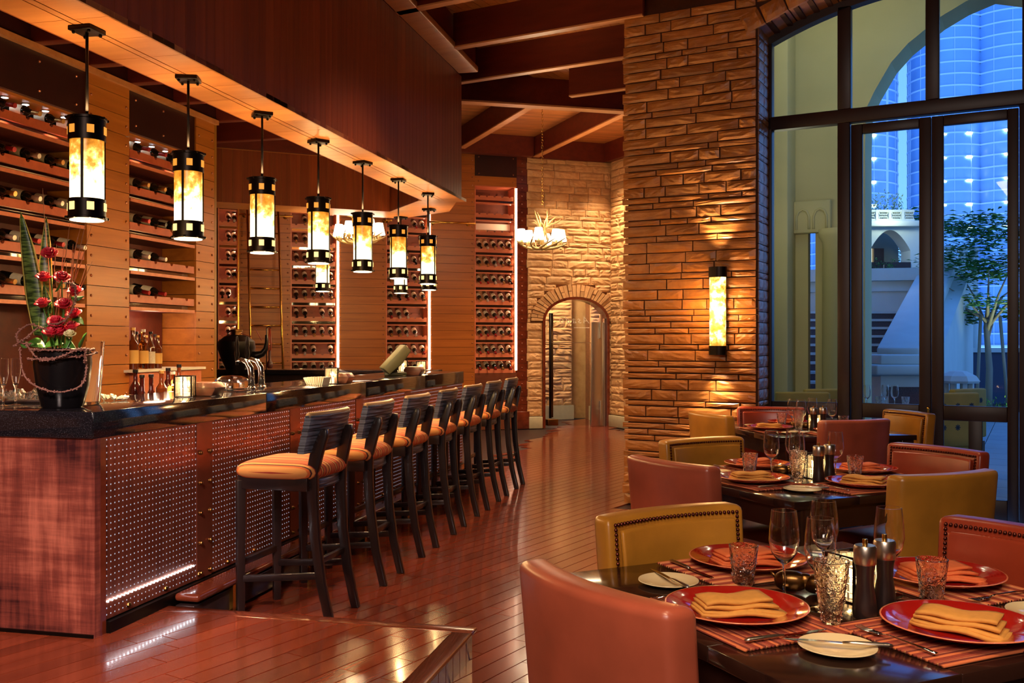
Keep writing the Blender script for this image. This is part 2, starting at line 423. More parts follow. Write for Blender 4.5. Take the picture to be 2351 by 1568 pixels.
for q, (v, d, x, y) in enumerate(cand):
    if q < 300:
        p = FL.w(x, y); ob('floor_board', unit(M_floor), None, floor, (p.x, p.y, -.01), (0, 0, FL.r), scale=(W_-.0055, L_-.0045, .02))
    else:
        c = [FL.w(x+sx*(W_/2-.0028), y+sy*(L_/2-.0022)) for sx, sy in ((-1, -1), (1, -1), (1, 1), (-1, 1))]
        rest.prism([(p.x, p.y) for p in c], -.02, 0)
tag(ob('far_floor_boards', rest, M_floor, floor), 'narrow red brown floor boards further off', kind='stuff')

# ---- raised platform in the foreground
plat = struct('platform', MB().prism([(-4, -7.5), (1.50, -7.5), (1.50, .49), (-4, .49)], -.0, .118), M_gap, BAR)
PF = Fr(0, 0, -33+13.05)
def clip(poly, x1, y1):
    for ax, lim in ((0, x1), (1, y1)):
        out = []
        for i in range(len(poly)):
            a, b = poly[i], poly[(i+1) % len(poly)]
            ia, ib = a[ax] <= lim, b[ax] <= lim
            if ia: out.append(a)
            if ia != ib:
                t = (lim-a[ax])/(b[ax]-a[ax]); out.append((a[0]+(b[0]-a[0])*t, a[1]+(b[1]-a[1])*t))
        poly = out
        if len(poly) < 3: return None
    return poly
cnt = 0
for i in range(-60, 60):
    off = rng.random()*L_
    for j in range(-8, 8):
        x, y = (i+.5)*W_, j*L_+off
        c = [PF.w(x+sx*(W_/2-.0028), y+sy*(L_/2-.0022)) for sx, sy in ((-1, -1), (1, -1), (1, 1), (-1, 1))]
        p = clip([(q.x, q.y) for q in c], 1.455, .455)
        if not p: continue
        m = BAR.w(sum(q[0] for q in p)/len(p), sum(q[1] for q in p)/len(p))
        if m.y < 2.6 or m.x < -3.2: continue
        ob('floor_board', MB().prism(p, .115, .135), M_plat, plat); cnt += 1
ob('nosing', MB().beam((-1.0, .49, .1275), (1.545, .49, .1275), .09, .017), M_maho, plat, bevel=.006)
ob('nosing', MB().beam((1.50, .4445, .1275), (1.50, -3.0, .1275), .09, .017), M_maho, plat, bevel=.006)
for k in range(26):
    piece('riser_board', M_maho, plat, 1.50, 1.522, .44-k*.1, .534-k*.1, 0, .118)
ob('riser_panel', MB().box(-1, 1.5, .49, .51, 0, .118), M_maho, plat)

# ---- stone walls built stone by stone
def stone_mesh(seed, name, mat, rough=1.0):
    r = random.Random(seed); nx, nz = 6, 4; mb = MB()
    def fn(u, v):
        eu = min(u, 1-u)*nx; ev = min(v, 1-v)*nz
        edge = min(1, eu)*min(1, ev)
        jx = 0 if eu < .01 else r.uniform(-.02, .02); jz = 0 if ev < .01 else r.uniform(-.03, .03)
        if ev < .01: jz = r.uniform(-.025, .0) if v < .5 else r.uniform(0, .025)
        y = -.42-.5*edge*r.uniform(.35, 1.0)*rough
        return (u-.5+jx, y, v-.5+jz)
    mb.grid(fn, nx, nz, False)
    b = []                      # boundary loop, extruded back
    idx = [i for i in range(nx+1)]+[j*(nx+1)+nx for j in range(1, nz+1)]+[nz*(nx+1)+i for i in range(nx-1, -1, -1)]+[j*(nx+1) for j in range(nz-1, 0, -1)]
    n = len(mb.v)
    for i in idx: mb.v.append((mb.v[i][0], .0, mb.v[i][2]))
    k = len(idx)
    for q in range(k): mb.f.append((idx[q], idx[(q+1) % k], n+(q+1) % k, n+q)); mb.sm.append(False)
    mb.f.append(tuple(range(n, n+k))); mb.sm.append(False)
    return mb.mesh(name, mat)
SM = [stone_mesh(s, 'stone', M_stone, .38) for s in range(8)]
SP = [stone_mesh(s+20, 'stone', M_stone2) for s in range(8)]
def stones(parent, meshes, x0, x1, z0, z1, hole=None, seed=1, depth=.05, gap=.007, hs=(.092, .088, .05, .09, .085, .052), jag=.02, stuff=None, ws=(.17, .46)):
    r = random.Random(seed); z = z0; row = 0; n = 0
    while z < z1-.02:
        h = min(r.choice(hs), z1-z); spans = [(x0+(r.uniform(-jag, jag*.3) if jag else 0), x1)]
        if hole:
            hi = hole(z+h/2)
            if hi:
                spans = [s for s in ((spans[0][0], hi[0]), (hi[1], x1)) if s[1]-s[0] > .03]
        for a, b in spans:
            x = a
            while x < b-.01:
                w = r.uniform(*ws)*(1.1 if h < .06 else 1)
                if b-(x+w) < .1: w = b-x
                g = gap*r.uniform(.7, 1.3); d = depth*r.uniform(.75, 1.25)
                o = ob('stone', r.choice(meshes), None, parent, (x+w/2, 0, z+h/2), scale=((w-g)*(1 if r.random() < .5 else -1), d, h-g)); n += 1
                x += w
        z += h; row += 1
    return n
def arch_z(pts, x):
    for (xa, za), (xb, zb) in zip(pts, pts[1:]):
        if xa <= x <= xb: return za+(zb-za)*(x-xa)/(xb-xa)
# window wall (brick pillar on the left of the window and return into the reveal)
WW = 2.56; RV = -.40                        # window width, brick face stands .40 in front of the frame
def wz(x): return 3.93+.29*(1-((x-WW/2)/(WW/2))**2)
AP = [(WW*i/24, wz(WW*i/24)) for i in range(25)]
wall_r = struct('wall_right', MB().box(-1.12, 0, RV+.03, .1, 0, 4.5), M_mortar, WN)
n1 = stones(wall_r, SM, -1.15, -.005, 0.0, 4.19, seed=3, depth=.055, gap=.011)
for o in [c for c in COL.objects if c.parent == wall_r]: o.location.y = RV+.03
# reveal stones
r = random.Random(9); z = 0
while z < 3.9:
    h = r.choice((.092, .088, .05, .09)); 
    for a, b in ((RV+.03, RV/2), (RV/2, -.03)):
        ob('stone', r.choice(SM), None, wall_r, (-.005, (a+b)/2, z+h/2), (0, 0, PI/2), scale=(abs(b-a)-.008, .03, h-.008))
    z += h
# wall above the arch, and beyond the window
mb = MB()
for i in range(24):
    x0, x1 = AP[i][0], AP[i+1][0]; mb.box(x0, x1, RV+.03, .1, (AP[i][1]+AP[i+1][1])/2+.02, 4.6)
mb.box(WW, WW+.62, RV+.03, .1, 0, 4.6); mb.box(WW+.62, WW+3.2, RV+.03, .1, 3.9, 4.6); mb.box(WW+3.2, WW+3.9, RV+.03, .1, 0, 4.6)
wall_top = struct('wall_window', mb, M_mortar, WN)
def hole_r(z):
    if z > 4.36: return None
    best = 0
    for x, zz in AP:
        if zz+.15 > z: return (x-.1 if x > 0 else -.02, WW+.1)
    return None
stones(wall_top, SM, .0, WW+.3, 3.95, 4.6, hole=hole_r, seed=12, depth=.055, jag=0)
for o in [c for c in COL.objects if c.parent == wall_top]: o.location.y = RV+.03
ACX = WW/2; half = WW/2
Rarc = (half**2+.29**2)/(2*.29); ACZ = 3.93+.29-Rarc; a0 = math.asin(half/Rarc)
rr = random.Random(3); a = -a0-.03
while a < a0:
    da = rr.uniform(.05, .075); t = rr.uniform(.13, .17)
    c = Matrix.Translation((ACX, RV+.03, ACZ)) @ Matrix.Rotation(a+da/2, 4, 'Y')
    o = ob('arch_stone', rr.choice(SM), None, wall_top); o.matrix_local = c @ Matrix.Translation((0, 0, Rarc+t/2+.004)) @ Matrix.Diagonal((da*Rarc-.01, .075, t, 1))
    o = ob('arch_stone', rr.choice(SM), None, wall_top); o.matrix_local = Matrix.Translation((ACX, RV*.5, ACZ)) @ Matrix.Rotation(a+da/2, 4, 'Y') @ Matrix.Translation((0, 0, Rarc+.012)) @ Matrix.Rotation(-PI/2, 4, 'X') @ Matrix.Diagonal((da*Rarc-.01, .03, abs(RV)-.06, 1))
    a += da

# ---- window: frame, mullions, doors, panes
win = struct('window_1', MB().box(.0, WW, -.05, .05, 3.17, 3.28), M_frame, WN, .006)
def wx(px, ly=0.0):
    k = (px-CX)/F; ox, oy = WN.w(0, ly).x, WN.w(0, ly).y
    Y = (oy+.5441*ox)/(1+.5441*k); return WN.l(k*Y, Y)[0]
mb = MB()
for i in range(24):                          # curved head of the frame
    (xa, za), (xb, zb) = AP[i], AP[i+1]
    mb.add([(xa, y, za+dz) for y in (-.05, .05) for dz in (-.05, .02)]+[(xb, y, zb+dz) for y in (-.05, .05) for dz in (-.05, .02)],
           [(0, 1, 3, 2), (4, 6, 7, 5), (0, 4, 5, 1), (2, 3, 7, 6), (0, 2, 6, 4), (1, 5, 7, 3)])
ob('arched_head', mb, M_frame, win)
x_a, x_b = wx(1925), wx(1955)
x_c, x_d = wx(2126), wx(2157)
x_e, x_f = wx(2347), wx(2347)+.11
ob('jamb', MB().box(0, .035, -.05, .05, 0, 3.9), M_frame, win, bevel=.005)
ob('jamb', MB().box(WW-.035, WW, -.05, .05, 0, 3.9), M_frame, win, bevel=.005)
for a, b in ((x_a, x_b), (x_c, x_d), (x_e, x_f)):
    ob('mullion', MB().box(a, b, -.05, .05, 3.28, wz((a+b)/2)-.03), M_frame, win, bevel=.005)
ob('mullion', MB().box(x_a, wx(1953), -.05, .05, 0, 3.17), M_frame, win, bevel=.005)
ob('mullion', MB().box(wx(2340), x_f, -.05, .05, 0, 3.17), M_frame, win, bevel=.005)
ob('sill_rail', MB().box(.035, x_a, -.05, .05, .78, .90), M_frame, win, bevel=.005)
ob('lower_panel', MB().box(.035, x_a, -.03, .03, .0, .78), M_frame, win, bevel=.005)
ob('sill_rail', MB().box(x_f, WW-.03, -.05, .05, .0, .90), M_frame, win, bevel=.005)
for n_, (a, b, z0, z1) in enumerate(((.03, x_a, 3.28, 0), (x_b, x_c, 3.28, 0), (x_d, x_e, 3.28, 0), (x_f, WW-.03, 3.28, 0), (.03, x_a, .90, 3.17), (x_f, WW-.03, .9, 3.17))):
    if z1: m2 = MB().box(a-.005, b+.005, -.004, .004, z0-.01, z1+.01)
    else:
        xs = [a+(b-a)*i/8 for i in range(9)]; top = [(x, wz(x)-.04) for x in xs]
        vs = [(a, -.004, z0-.01), (b, -.004, z0-.01)]+[(x, -.004, z) for x, z in reversed(top)]; n0 = len(vs)
        m2 = MB().add(vs+[(x, .004, z) for x, y, z in vs], [tuple(range(n0-1, -1, -1)), tuple(range(n0, 2*n0))]+[(i, (i+1) % n0, n0+(i+1) % n0, n0+i) for i in range(n0)])
    ob('pane', m2, M_pane, win)
def door(name, a, b, ga, gb):
    d = struct(name, MB().box(a, ga, -.03, .03, .02, 3.15), M_frame, WN, .005)
    ob('stile', MB().box(gb, b, -.03, .03, .02, 3.15), M_frame, d, bevel=.005)
    ob('top_rail', MB().box(ga, gb, -.03, .03, 3.075, 3.15), M_frame, d, bevel=.005)
    ob('lock_rail', MB().box(ga, gb, -.03, .03, .79, .905), M_frame, d, bevel=.005)
    ob('bottom_rail', MB().box(ga, gb, -.03, .03, .02, .20), M_frame, d, bevel=.005)
    ob('pane', MB().box(ga-.004, gb+.004, -.004, .004, .9, 3.08), M_pane, d)
    ob('pane', MB().box(ga-.004, gb+.004, -.004, .004, .195, .8), M_pane, d)
    return d
dx = (wx(2111)+wx(2167))/2
d1 = door('door_1', wx(1955), dx-.002, wx(1981), wx(2111))
d2 = door('door_2', dx+.002, wx(2339), wx(2167), wx(2313))
ob('glazing_bar', MB().box(wx(2224), wx(2256), -.028, .028, .2, .8), M_frame, d2, bevel=.004)
lk = ob('lock_cylinder', MB().cyl((dx-.02, -.03, .88), (dx-.02, -.05, .88), .012), M_brass, d1); ob('thumb_turn', MB().box(dx-.026, dx-.014, -.062, -.048, .84, .88), M_brass, lk)

# ---- left wall (wine niches between piers) in bar coordinates
LX = -1.926
wl = struct('wall_left', MB().box(LX-.62, LX-.34, -6.5, 4.27, 0, 3.75), M_darkpanel, BAR)
NT_ = [(-.65, .6, 0), (1.10, 1.57, 1), (2.52, 3.02, 1), (3.97, 4.27, 1)]
for a, b, vis in NT_[1:]:
    nlow = 0
    ob('pier_core', MB().box(LX-.36, LX-.02, a+.02, b-.02, 0, 3.36), M_gap, wl)
    z = .05
    while z < 3.3:
        h = .147
        piece('front_panel', M_panelbar, wl, LX-.02, LX, a, b, z, min(z+h-.005, 3.36))
        piece('side_panel', M_panelbar, wl, LX-.34, LX-.021, a-.0, a+.018, z, min(z+h-.005, 3.36))
        piece('side_panel', M_panelbar, wl, LX-.34, LX-.021, b-.018, b, z, min(z+h-.005, 3.36))
        z += h
    nm = MB()
    for k in range(22):
        z = .05+.147*k+.07
        for y in (a+.045, b-.04): nm.ball((LX+.002, y, z), .011, 8, 4, (.7, 1, 1))
    tag(ob('nail_heads', nm, M_nail, wl), kind='stuff')
ob('pier_core', MB().box(LX-.36, LX, -6.5, .1, 0, 3.36), M_panelbar, wl)
for a, b in ((.1, 1.10), (1.57, 2.52), (3.02, 3.97)):       # dark valance with studs and niche ceiling
    ob('valance', MB().box(LX-.05, LX-.015, a, b, 3.04, 3.36), M_darkpanel, wl)
    ob('niche_ceiling', MB().box(LX-.34, LX-.05, a, b, 3.02, 3.06), M_panelbar, wl)
    nm = MB()
    for y in (a+.1, (a+b)/2, b-.1):
        for z in (3.10, 3.30): nm.ball((LX-.013, y, z), .011, 8, 4)
    tag(ob('nail_heads', nm, M_nail, wl), kind='stuff')
ob('cornice', MB().box(LX-.4, LX+.03, -6.5, 4.3, 3.36, 3.40), M_edge, wl)
ob('upper_board', MB().box(LX-.4, LX, -6.5, 4.3, 3.40, 3.75), M_darkpanel, wl)
ob('end_strip', MB().box(LX-.36, LX+.0, 4.272, 4.31, 0, 3.36), plain('olive_strip', (150, 104, 40), .4), wl)
# ceiling over the bar with cross beams
cb = struct('ceiling_bar', MB().prism([(-4.5, -6.5), (-.5, -6.5), (-.5, 6.0), (-1.5, 10.5), (-4.5, 9.5)], 3.72, 3.78), M_beamred, BAR)
for y in (-1.6, -.2, 1.2, 1.95, 2.5, 3.0, 3.62, 4.3, 5.1): ob('cross_beam', MB().box(LX-.3 if y < 4.3 else -4.4, -.56, y, y+.09, 3.40, 3.72), M_beamred, cb, bevel=.006)

# ---- soffit ring above the bar
sof = struct('ceiling_soffit', MB().prism([(-.555, -6.5), (-.145, -6.5), (-.145, 6.09), (-.555, 6.2)], 2.92, 4.18), M_gap, BAR)
y = -3.0
while y < 6.08:
    w = .098
    piece('face_board', M_soffit_face, sof, -.145, -.133, y, min(y+w-.003, 6.10), 2.89, 4.18); y += w
y = -1.2
while y < 6.0:                             # underside boards, short lengths across with a light track groove
    for a, b in ((-.555, -.375), (-.368, -.328), (-.321, -.133)):
        piece('underside_board', M_soffit_under, sof, a, b, y, y+.297, 2.89, 2.92)
    y += .30
piece('inner_face', M_soffit_face, sof, -.565, -.555, -6.5, 6.1, 2.89, 3.75)
piece('end_board', M_soffit_face, sof, -.555, -.133, 6.095, 6.11, 2.89, 4.18)
def bl(X, Y): return BAR.l(X, Y)
poly = [bl(*p) for p in ((-.99, 10.15), (-1.40, 11.0), (-3.19, 10.2), (-5.2, 9.3), (-5.6, 9.8), (-3.40, 10.64), (-1.36, 11.62), (-.72, 11.0), (-.56, 10.03))]
ring = ob('far_leg', MB().prism(poly, 2.89, 3.75), M_soffit_under, sof)
def boards_on(parent, p, q, z0, z1, w, mat, t=.012, name='face_board'):
    p, q = Vector(p), Vector(q); L = (q-p).length; n = max(1, round(L/w)); w = L/n; ang = math.atan2((q-p).y, (q-p).x); d = (q-p).normalized()
    for i in range(n):
        c = p+d*(i+.5)*w; ob(name, unit(mat), None, parent, (c.x, c.y, (z0+z1)/2), (0, 0, ang), scale=(w-.004, t, z1-z0))
boards_on(sof, poly[2], poly[1], 2.89, 3.46, .105, M_soffit_face)
boards_on(sof, poly[3], poly[2], 2.89, 3.46, .105, M_soffit_face)
boards_on(sof, poly[1], poly[0], 2.89, 3.46, .105, M_soffit_face)
ob('upper_rail', MB().beam((poly[3][0], poly[3][1], 3.62), (poly[1][0], poly[1][1], 3.62), .06, .30), M_beamred, sof)
ob('top_rail', MB().box(-.133, .08, -6.5, 6.0, 4.18, 4.24), M_edge, sof, bevel=.01)
ob('top_board', MB().box(-.133, .05, -6.5, 6.0, 4.24, 4.5), M_beam, sof)

# ---- main ceiling and beams (parallel to the window wall)
ceil = struct('ceiling', MB().prism([(-6, -4), (7, -4), (7, 5.4), (1.15, 8.65), (2.3, 12.0), (-6, 11.3)], 4.53, 4.6), M_gap)
BM = Fr(-.54, 9.11, -28.55)
for i in range(0, 44):
    p0 = BM.w(i*.095-.3, 0); o = ob('ceiling_board', unit(M_ceil), None, ceil, (BM.w(i*.095-.3, .3).x, BM.w(i*.095-.3, .3).y, 4.52), (0, 0, BM.r), scale=(.09, 5.0, .02))
    if i > 19: q_ = BM.w(i*.095-.3, -2.3); o.location = (q_.x, q_.y, 4.52); o.scale = (.09, 4.4, .02)
for k, yy in enumerate((-5.4, -4.3, -3.2, -2.15, -1.07, 0, 1.06, 2.15)):
    a = BM.w(-.75 if k < 7 else .2, yy); b = BM.w(5.2 if yy < .1 else 2.2, yy)
    if k == 5: a = BM.w(.0, yy); b = BM.w(1.9, yy)
    t = ob('ceiling_beam', MB().beam((a.x, a.y, 4.36), (b.x, b.y, 4.36), .07, .34), M_beam, ceil)
    ob('beam_edge', MB().beam((a.x, a.y, 4.187), (b.x, b.y, 4.187), .085, .014), M_edge, t)
g0, g1 = Vector((-.62, 11.12)), Vector((2.2, 11.85))
gd = ob('girder', MB().beam((g0.x, g0.y, 4.40), (g1.x, g1.y, 4.40), .12, .46), M_beam, ceil)
ob('beam_edge', MB().beam((g0.x, g0.y-.02, 4.18), (g1.x, g1.y-.02, 4.18), .15, .02), M_edge, gd)
# far ceiling
fc = struct('ceiling_far', MB().prism([(-6, 10.6), (-.55, 11.2), (2.0, 11.9), (3.8, 14), (3, 19), (-6, 17)], 4.68, 4.74), M_gap)
FB = Fr(-.765, 14.6, -21.5)
for i in range(-26, 30):
    o = ob('ceiling_board', unit(M_ceil), None, fc, (FB.w(.6, i*.105).x, FB.w(.6, i*.105).y, 4.665), (0, 0, FB.r+math.radians(39)), scale=(9, .10, .02))
for (a, b) in (((-.765, 14.6), (.35, 11.75)), ((.38, 15.3), (1.62, 12.0)), ((-3.0, 13.4), (-2.0, 10.9))):
    t = ob('ceiling_beam', MB().beam((a[0], a[1], 4.51), (b[0], b[1], 4.51), .09, .32), M_beam, fc)
    ob('beam_edge', MB().beam((a[0], a[1], 4.348), (b[0], b[1], 4.348), .10, .016), M_edge, t)
p, q = BK.w(-5.5, -.12), BK.w(.05, -.12)
ob('wall_beam', MB().beam((p.x, p.y, 4.51), (q.x, q.y, 4.51), .16, .33), M_beam, fc)
p, q = BK.w(.05, -.02), BK.w(1.6, -.02); ob('wall_beam', MB().beam((p.x, p.y, 4.51), (q.x, q.y, 4.51), .08, .33), M_beam, fc)
p, q = SD.w(-.2, -.08), SD.w(3, -.08); ob('wall_beam', MB().beam((p.x, p.y, 4.51), (q.x, q.y, 4.51), .12, .33), M_beam, fc)

# ---- back wall: wood panels between the racks
bkw = struct('wall_back', MB().box(-6.0, kx(1211), .42, .5, 0, 4.45), M_rackdark, BK)
SP_ = [(-5.5, kx(497)), (kx(549), kx(667)), (kx(775), kx(886)), (kx(985), kx(1090)), (kx(1186), kx(1211))]
nm = MB()
for si, (a, b) in enumerate(SP_):
    ob('panel_core', MB().box(a+.01, b-.01, .025, .42, 0, 4.4), M_gap, bkw)
    z = .0
    while z < 4.35:
        if z > .5 or si >= 3:
            piece('wall_panel', M_panelback if si < 4 else M_maho, bkw, a, b, 0, .025, z, min(z+.127, 4.37))
        z += .131
    for sx in (a+.04, b-.04):
        if si == 0 and sx == a+.04: continue
        for k in range(34):
            if k*.131+.06 > .5 or si >= 3: nm.ball((sx if si < 4 else (a+b)/2, -.002, k*.131+.065), .012, 6, 4, (1, .7, 1))
tag(ob('nail_heads', nm, M_nail, bkw), kind='stuff')
ob('skirting', MB().box(kx(1186)-.03, kx(1211)+.02, -.05, .0, 0, .28), M_maho, bkw, bevel=.008)
for a, b in ((kx(1090), kx(1186)),):
    ob('valance', MB().box(a, b, -.012, .03, 4.02, 4.36), M_darkpanel, bkw)
    nn = MB()
    for x in (a+.06, b-.06):
        for z in (4.06, 4.32, 3.94): nn.ball((x, -.014, z), .013, 6, 4)
    tag(ob('nail_heads', nn, M_nail, bkw), kind='stuff')
for a, b in ((kx(1090), kx(1186)), (kx(497), kx(549)), (kx(667), kx(775)), (kx(886), kx(985))):
    ob('valance_board', MB().box(a, b, .0, .03, 3.87, 4.36), M_panelback, bkw)
    ob('lower_board', MB().box(a, b, -.0, .03, 0, .90), M_rackdark, bkw)

# ---- far stone wall with the arched doorway
bx0, bx1 = kx(1211), kx(1402)
dxa, dxb = kx(1244), kx(1397); dcx = (dxa+dxb)/2; dr = (dxb-dxa)/2
SPZ = 1.73; PK = 2.13                    # spring and crown of the opening
def dz(x): t = min(1, abs(x-dcx)/dr); return SPZ+(PK-SPZ)*math.sqrt(max(0, 1-t*t))*1.0
def dhole(z):
    g = .20
    if z < SPZ: return (dxa, dxb)
    t = (z-SPZ)/(PK-SPZ+g)
    if t >= 1: return None
    w = (dr+g)*math.sqrt(1-t*t)
    return (dcx-w, dcx+w)
mb = MB(); mb.box(bx0, dxa, 0, .25, 0, 4.6); mb.box(dxb, bx1+.3, 0, .25, 0, 4.6)
for i in range(24):
    xa, xb = dxa+(dxb-dxa)*i/24, dxa+(dxb-dxa)*(i+1)/24; mb.box(xa, xb, 0, .25, dz((xa+xb)/2), 4.6)
wf = struct('wall_far', mb, M_mortar2, BK)
stones(wf, SP, bx0, bx1, .20, 4.36, hole=dhole, seed=8, depth=.04, gap=.008, ws=(.2, .5), hs=(.13, .12, .07, .125, .11))
rr = random.Random(4)
for i in range(30):
    a0_ = PI*i/30+.01; a1_ = PI*(i+1)/30-.01; zr = (PK-SPZ)/dr
    t0 = .0; t1 = rr.choice((.19, .2, .12))
    def P(a, t): return (dcx-(dr+t)*math.cos(a), SPZ+(PK-SPZ+t)*math.sin(a))
    for ta, tb in (((t0, t1),) if t1 > .15 else ((0, .09), (.098, .2))):
        q = [P(a0_, ta), P(a0_, tb), P(a1_, tb), P(a1_, ta)]; d = -.04*rr.uniform(.8, 1.5)
        vs = [(x, 0, z) for x, z in q]+[(x, d, z) for x, z in q]
        ob('arch_stone', MB().add(vs, [(0, 1, 2, 3), (7, 6, 5, 4)]+[(i2, (i2+1) % 4+0, 4+(i2+1) % 4, 4+i2) for i2 in range(4)]), M_stone2, wf)
ob('plinth', MB().box(bx0+.01, dxa-.005, -.06, 0, 0, .19), M_plinth, wf, bevel=.008)
ob('plinth', MB().box(dxb+.005, bx1-.05, -.06, 0, 0, .19), M_plinth, wf, bevel=.008)
ws_ = struct('wall_side', MB().box(-.3, 4.05, 0, .25, 0, 4.6), M_mortar2, SD)
stones(ws_, SP, .04, 2.2, .20, 4.36, seed=18, depth=.04, gap=.008, ws=(.2, .5), hs=(.13, .12, .07, .125, .11), jag=0)
ob('plinth', MB().box(.04, 4.0, -.06, 0, 0, .19), M_plinth, ws_, bevel=.008)
struct('wall_inner', MB().box(-.9, -.75, .1, 4.5, 0, 4.6), M_mortar, WN)
# corridor behind the doorway
def kl(px, ly):
    k = (px-CX)/F; q_ = BK.w(0, ly); Y = (q_.y-.3223*q_.x)/(1-.3223*k); return BK.l(k*Y, Y)[0]
xa_, xb_, xc_, xd_ = kl(1312, 1.6), kl(1327, 2.1), kl(1354, 2.1), kl(1354, 1.3)
cor = struct('wall_corridor', MB().box(-.7, xa_, 1.6, 1.8, 0, 3.2), M_mortar2, BK)
stones(cor, SP, -.65, xa_, .25, 2.9, seed=31, depth=.05, ws=(.2, .5), hs=(.13, .12, .07), jag=0)
for o in [c for c in COL.objects if c.parent == cor]: o.location.y = 1.6
ob('plinth', MB().box(-.6, xa_+.02, 1.53, 1.6, 0, .25), M_plinth, cor)
ob('stone_return', MB().box(xa_, xb_, 1.7, 2.2, 0, 3.2), M_stone2, cor)
cs = struct('wall_corridor_right', MB().box(xd_, xd_+1.2, 1.3, 1.5, 0, 3.2), M_mortar2, BK)
stones(cs, SP, xd_, xd_+.8, .25, 2.9, seed=35, depth=.05, ws=(.2, .5), hs=(.13, .12, .07), jag=0)
for o in [c for c in COL.objects if c.parent == cs]: o.location.y = 1.3
ob('plinth', MB().box(xd_-.02, xd_+1, 1.23, 1.3, 0, .25), M_plinth, cs)
ob('far_end', MB().box(xa_, xd_+.4, 2.16, 2.3, 0, 3.2), M_plinth, cor)
ob('roof', MB().box(-1.2, 3.0, .25, 3.4, 3.2, 3.3), M_white, cor)
ob('left_side', MB().box(-.9, -.6, .25, 1.8, 0, 3.2), M_stone2, cor)
gf_ = plain('grey_frame', (132, 130, 112), .5)
cw = ob('corridor_window', MB().box(xb_, xc_+.1, 2.1, 2.15, .2, 2.6), gf_, cor)
xm_ = (xb_+xc_)/2+.02
for z0, z1 in ((.35, 1.02), (1.15, 2.45)):
    ob('pane', MB().box(xb_+.05, xm_-.02, 2.085, 2.10, z0, z1), plain('blue_grey_pane', (80, 104, 140), .1), cw); ob('pane', MB().box(xm_+.02, xc_-.0, 2.085, 2.10, z0, z1), MATS['blue_grey_pane'], cw)
q = BK.w(.7, .9); light('corridor_lamp', 'POINT', (q.x, q.y, 2.9), 60, (1, .82, .6), .15)
q = BK.w(.3, .8); light('corridor_lamp', 'POINT', (q.x, q.y, 2.9), 40, (1, .82, .6), .15)
# doorway frame and glass door
mb = MB(); N = 30
pts = [(dxa, 0), (dxa, SPZ)]+[(dcx-dr*math.cos(PI*i/N), SPZ+(PK-SPZ)*math.sin(PI*i/N)) for i in range(1, N)]+[(dxb, SPZ), (dxb, 0)]
def band(pts, t, y0, y1):
    m = MB(); n = len(pts); inn = []
    for i, (x, z) in enumerate(pts):
        a = Vector(pts[max(0, i-1)]); b = Vector(pts[min(n-1, i+1)]); d = (b-a).normalized(); inn.append((x+d.y*t, z-d.x*t))
    vs = []
    for (x, z), (u, w) in zip(pts, inn): vs += [(x, y0, z), (u, y0, w), (u, y1, w), (x, y1, z)]
    fs = []
    for i in range(n-1):
        for k in range(4): fs.append((i*4+k, i*4+(k+1) % 4, (i+1)*4+(k+1) % 4, (i+1)*4+k))
    fs += [(3, 2, 1, 0), ((n-1)*4, (n-1)*4+1, (n-1)*4+2, (n-1)*4+3)]
    return m.add(vs, fs)
dd = struct('door_3', band(pts, .045, -.05, .2), M_maho, BK)
x0g, x1g = dxa+.05, dxb-.30
def gz(x): return dz(x)-.05
gp = [(x0g+.01, .02)]+[(x1g, .02)]+[(x1g-(x1g-x0g-.01)*i/16, gz(x1g-(x1g-x0g-.01)*i/16)) for i in range(17)]
n0 = len(gp)
ob('glass_leaf', MB().add([(x, .05, z) for x, z in gp]+[(x, .062, z) for x, z in gp], [tuple(range(n0)), tuple(range(2*n0-1, n0-1, -1))]+[(i, (i+1) % n0, n0+(i+1) % n0, n0+i) for i in range(n0)]), pane('door_glass', (.92, .94, .88, 1), .8), dd)
ob('side_stile', MB().box(dxb-.29, dxb-.06, .03, .08, 0, 1.72), M_steel, dd, bevel=.005)
ob('edge_bar', MB().box(dxb-.075, dxb-.055, .0, .05, 0, 1.78), M_steel, dd)
ob('patch_hinge', MB().box(dxb-.155, dxb-.125, -.02, .03, .02, .42), M_steel, dd, bevel=.004)
ob('patch_hinge', MB().box(dxb-.155, dxb-.125, -.02, .03, 1.45, 1.85), M_steel, dd, bevel=.004)
for k, xx in enumerate((kx(1262), kx(1273))): ob('pull_bar', MB().cyl((xx, -.03 if k == 0 else .12, .16), (xx, -.03 if k == 0 else .12, 1.86), .022), M_iron if k == 0 else M_bronze, dd)
ob('closer_foot', MB().box(kx(1262)-.05, kx(1273)+.05, -.05, .13, .04, .14), M_bronze, dd, bevel=.006)
ob('transom_line', MB().box(x0g, dxb-.06, .045, .066, 1.375, 1.385), M_steel, dd)
def text(s, size, mat, name, parent, loc, rot, mirror=False, shear=0):
    cu = bpy.data.curves.new('t', 'FONT'); cu.body = s; cu.size = size; cu.extrude = .001; cu.align_x = 'CENTER'; cu.space_character = 1.35; cu.shear = shear
    o = bpy.data.objects.new('t', cu); COL.objects.link(o); dg = bpy.context.evaluated_depsgraph_get(); me = bpy.data.meshes.new_from_object(o.evaluated_get(dg))
    bpy.data.objects.remove(o); me.materials.clear(); me.materials.append(mat)
    return ob(name, me, None, parent, loc, rot, scale=(-1 if mirror else 1, 1, 1))
xt = kx(1322)
text('Asado', .16, M_white, 'lettering', dd, (xt, .045, 1.70), (PI/2, 0, 0), True, .4)
sp_ = MB()
for k in range(14): sp_.box(kx(1337)-.13+k*.02, kx(1337)-.13+k*.02+.011, .044, .046, 1.62, 1.635)
tag(ob('small_print', sp_, M_white, dd), kind='stuff')
w2 = struct('window_2', MB().box(WW+.62, WW+3.2, -.05, .05, 3.17, 3.28), M_frame, WN)     # the next window, out of frame to the right
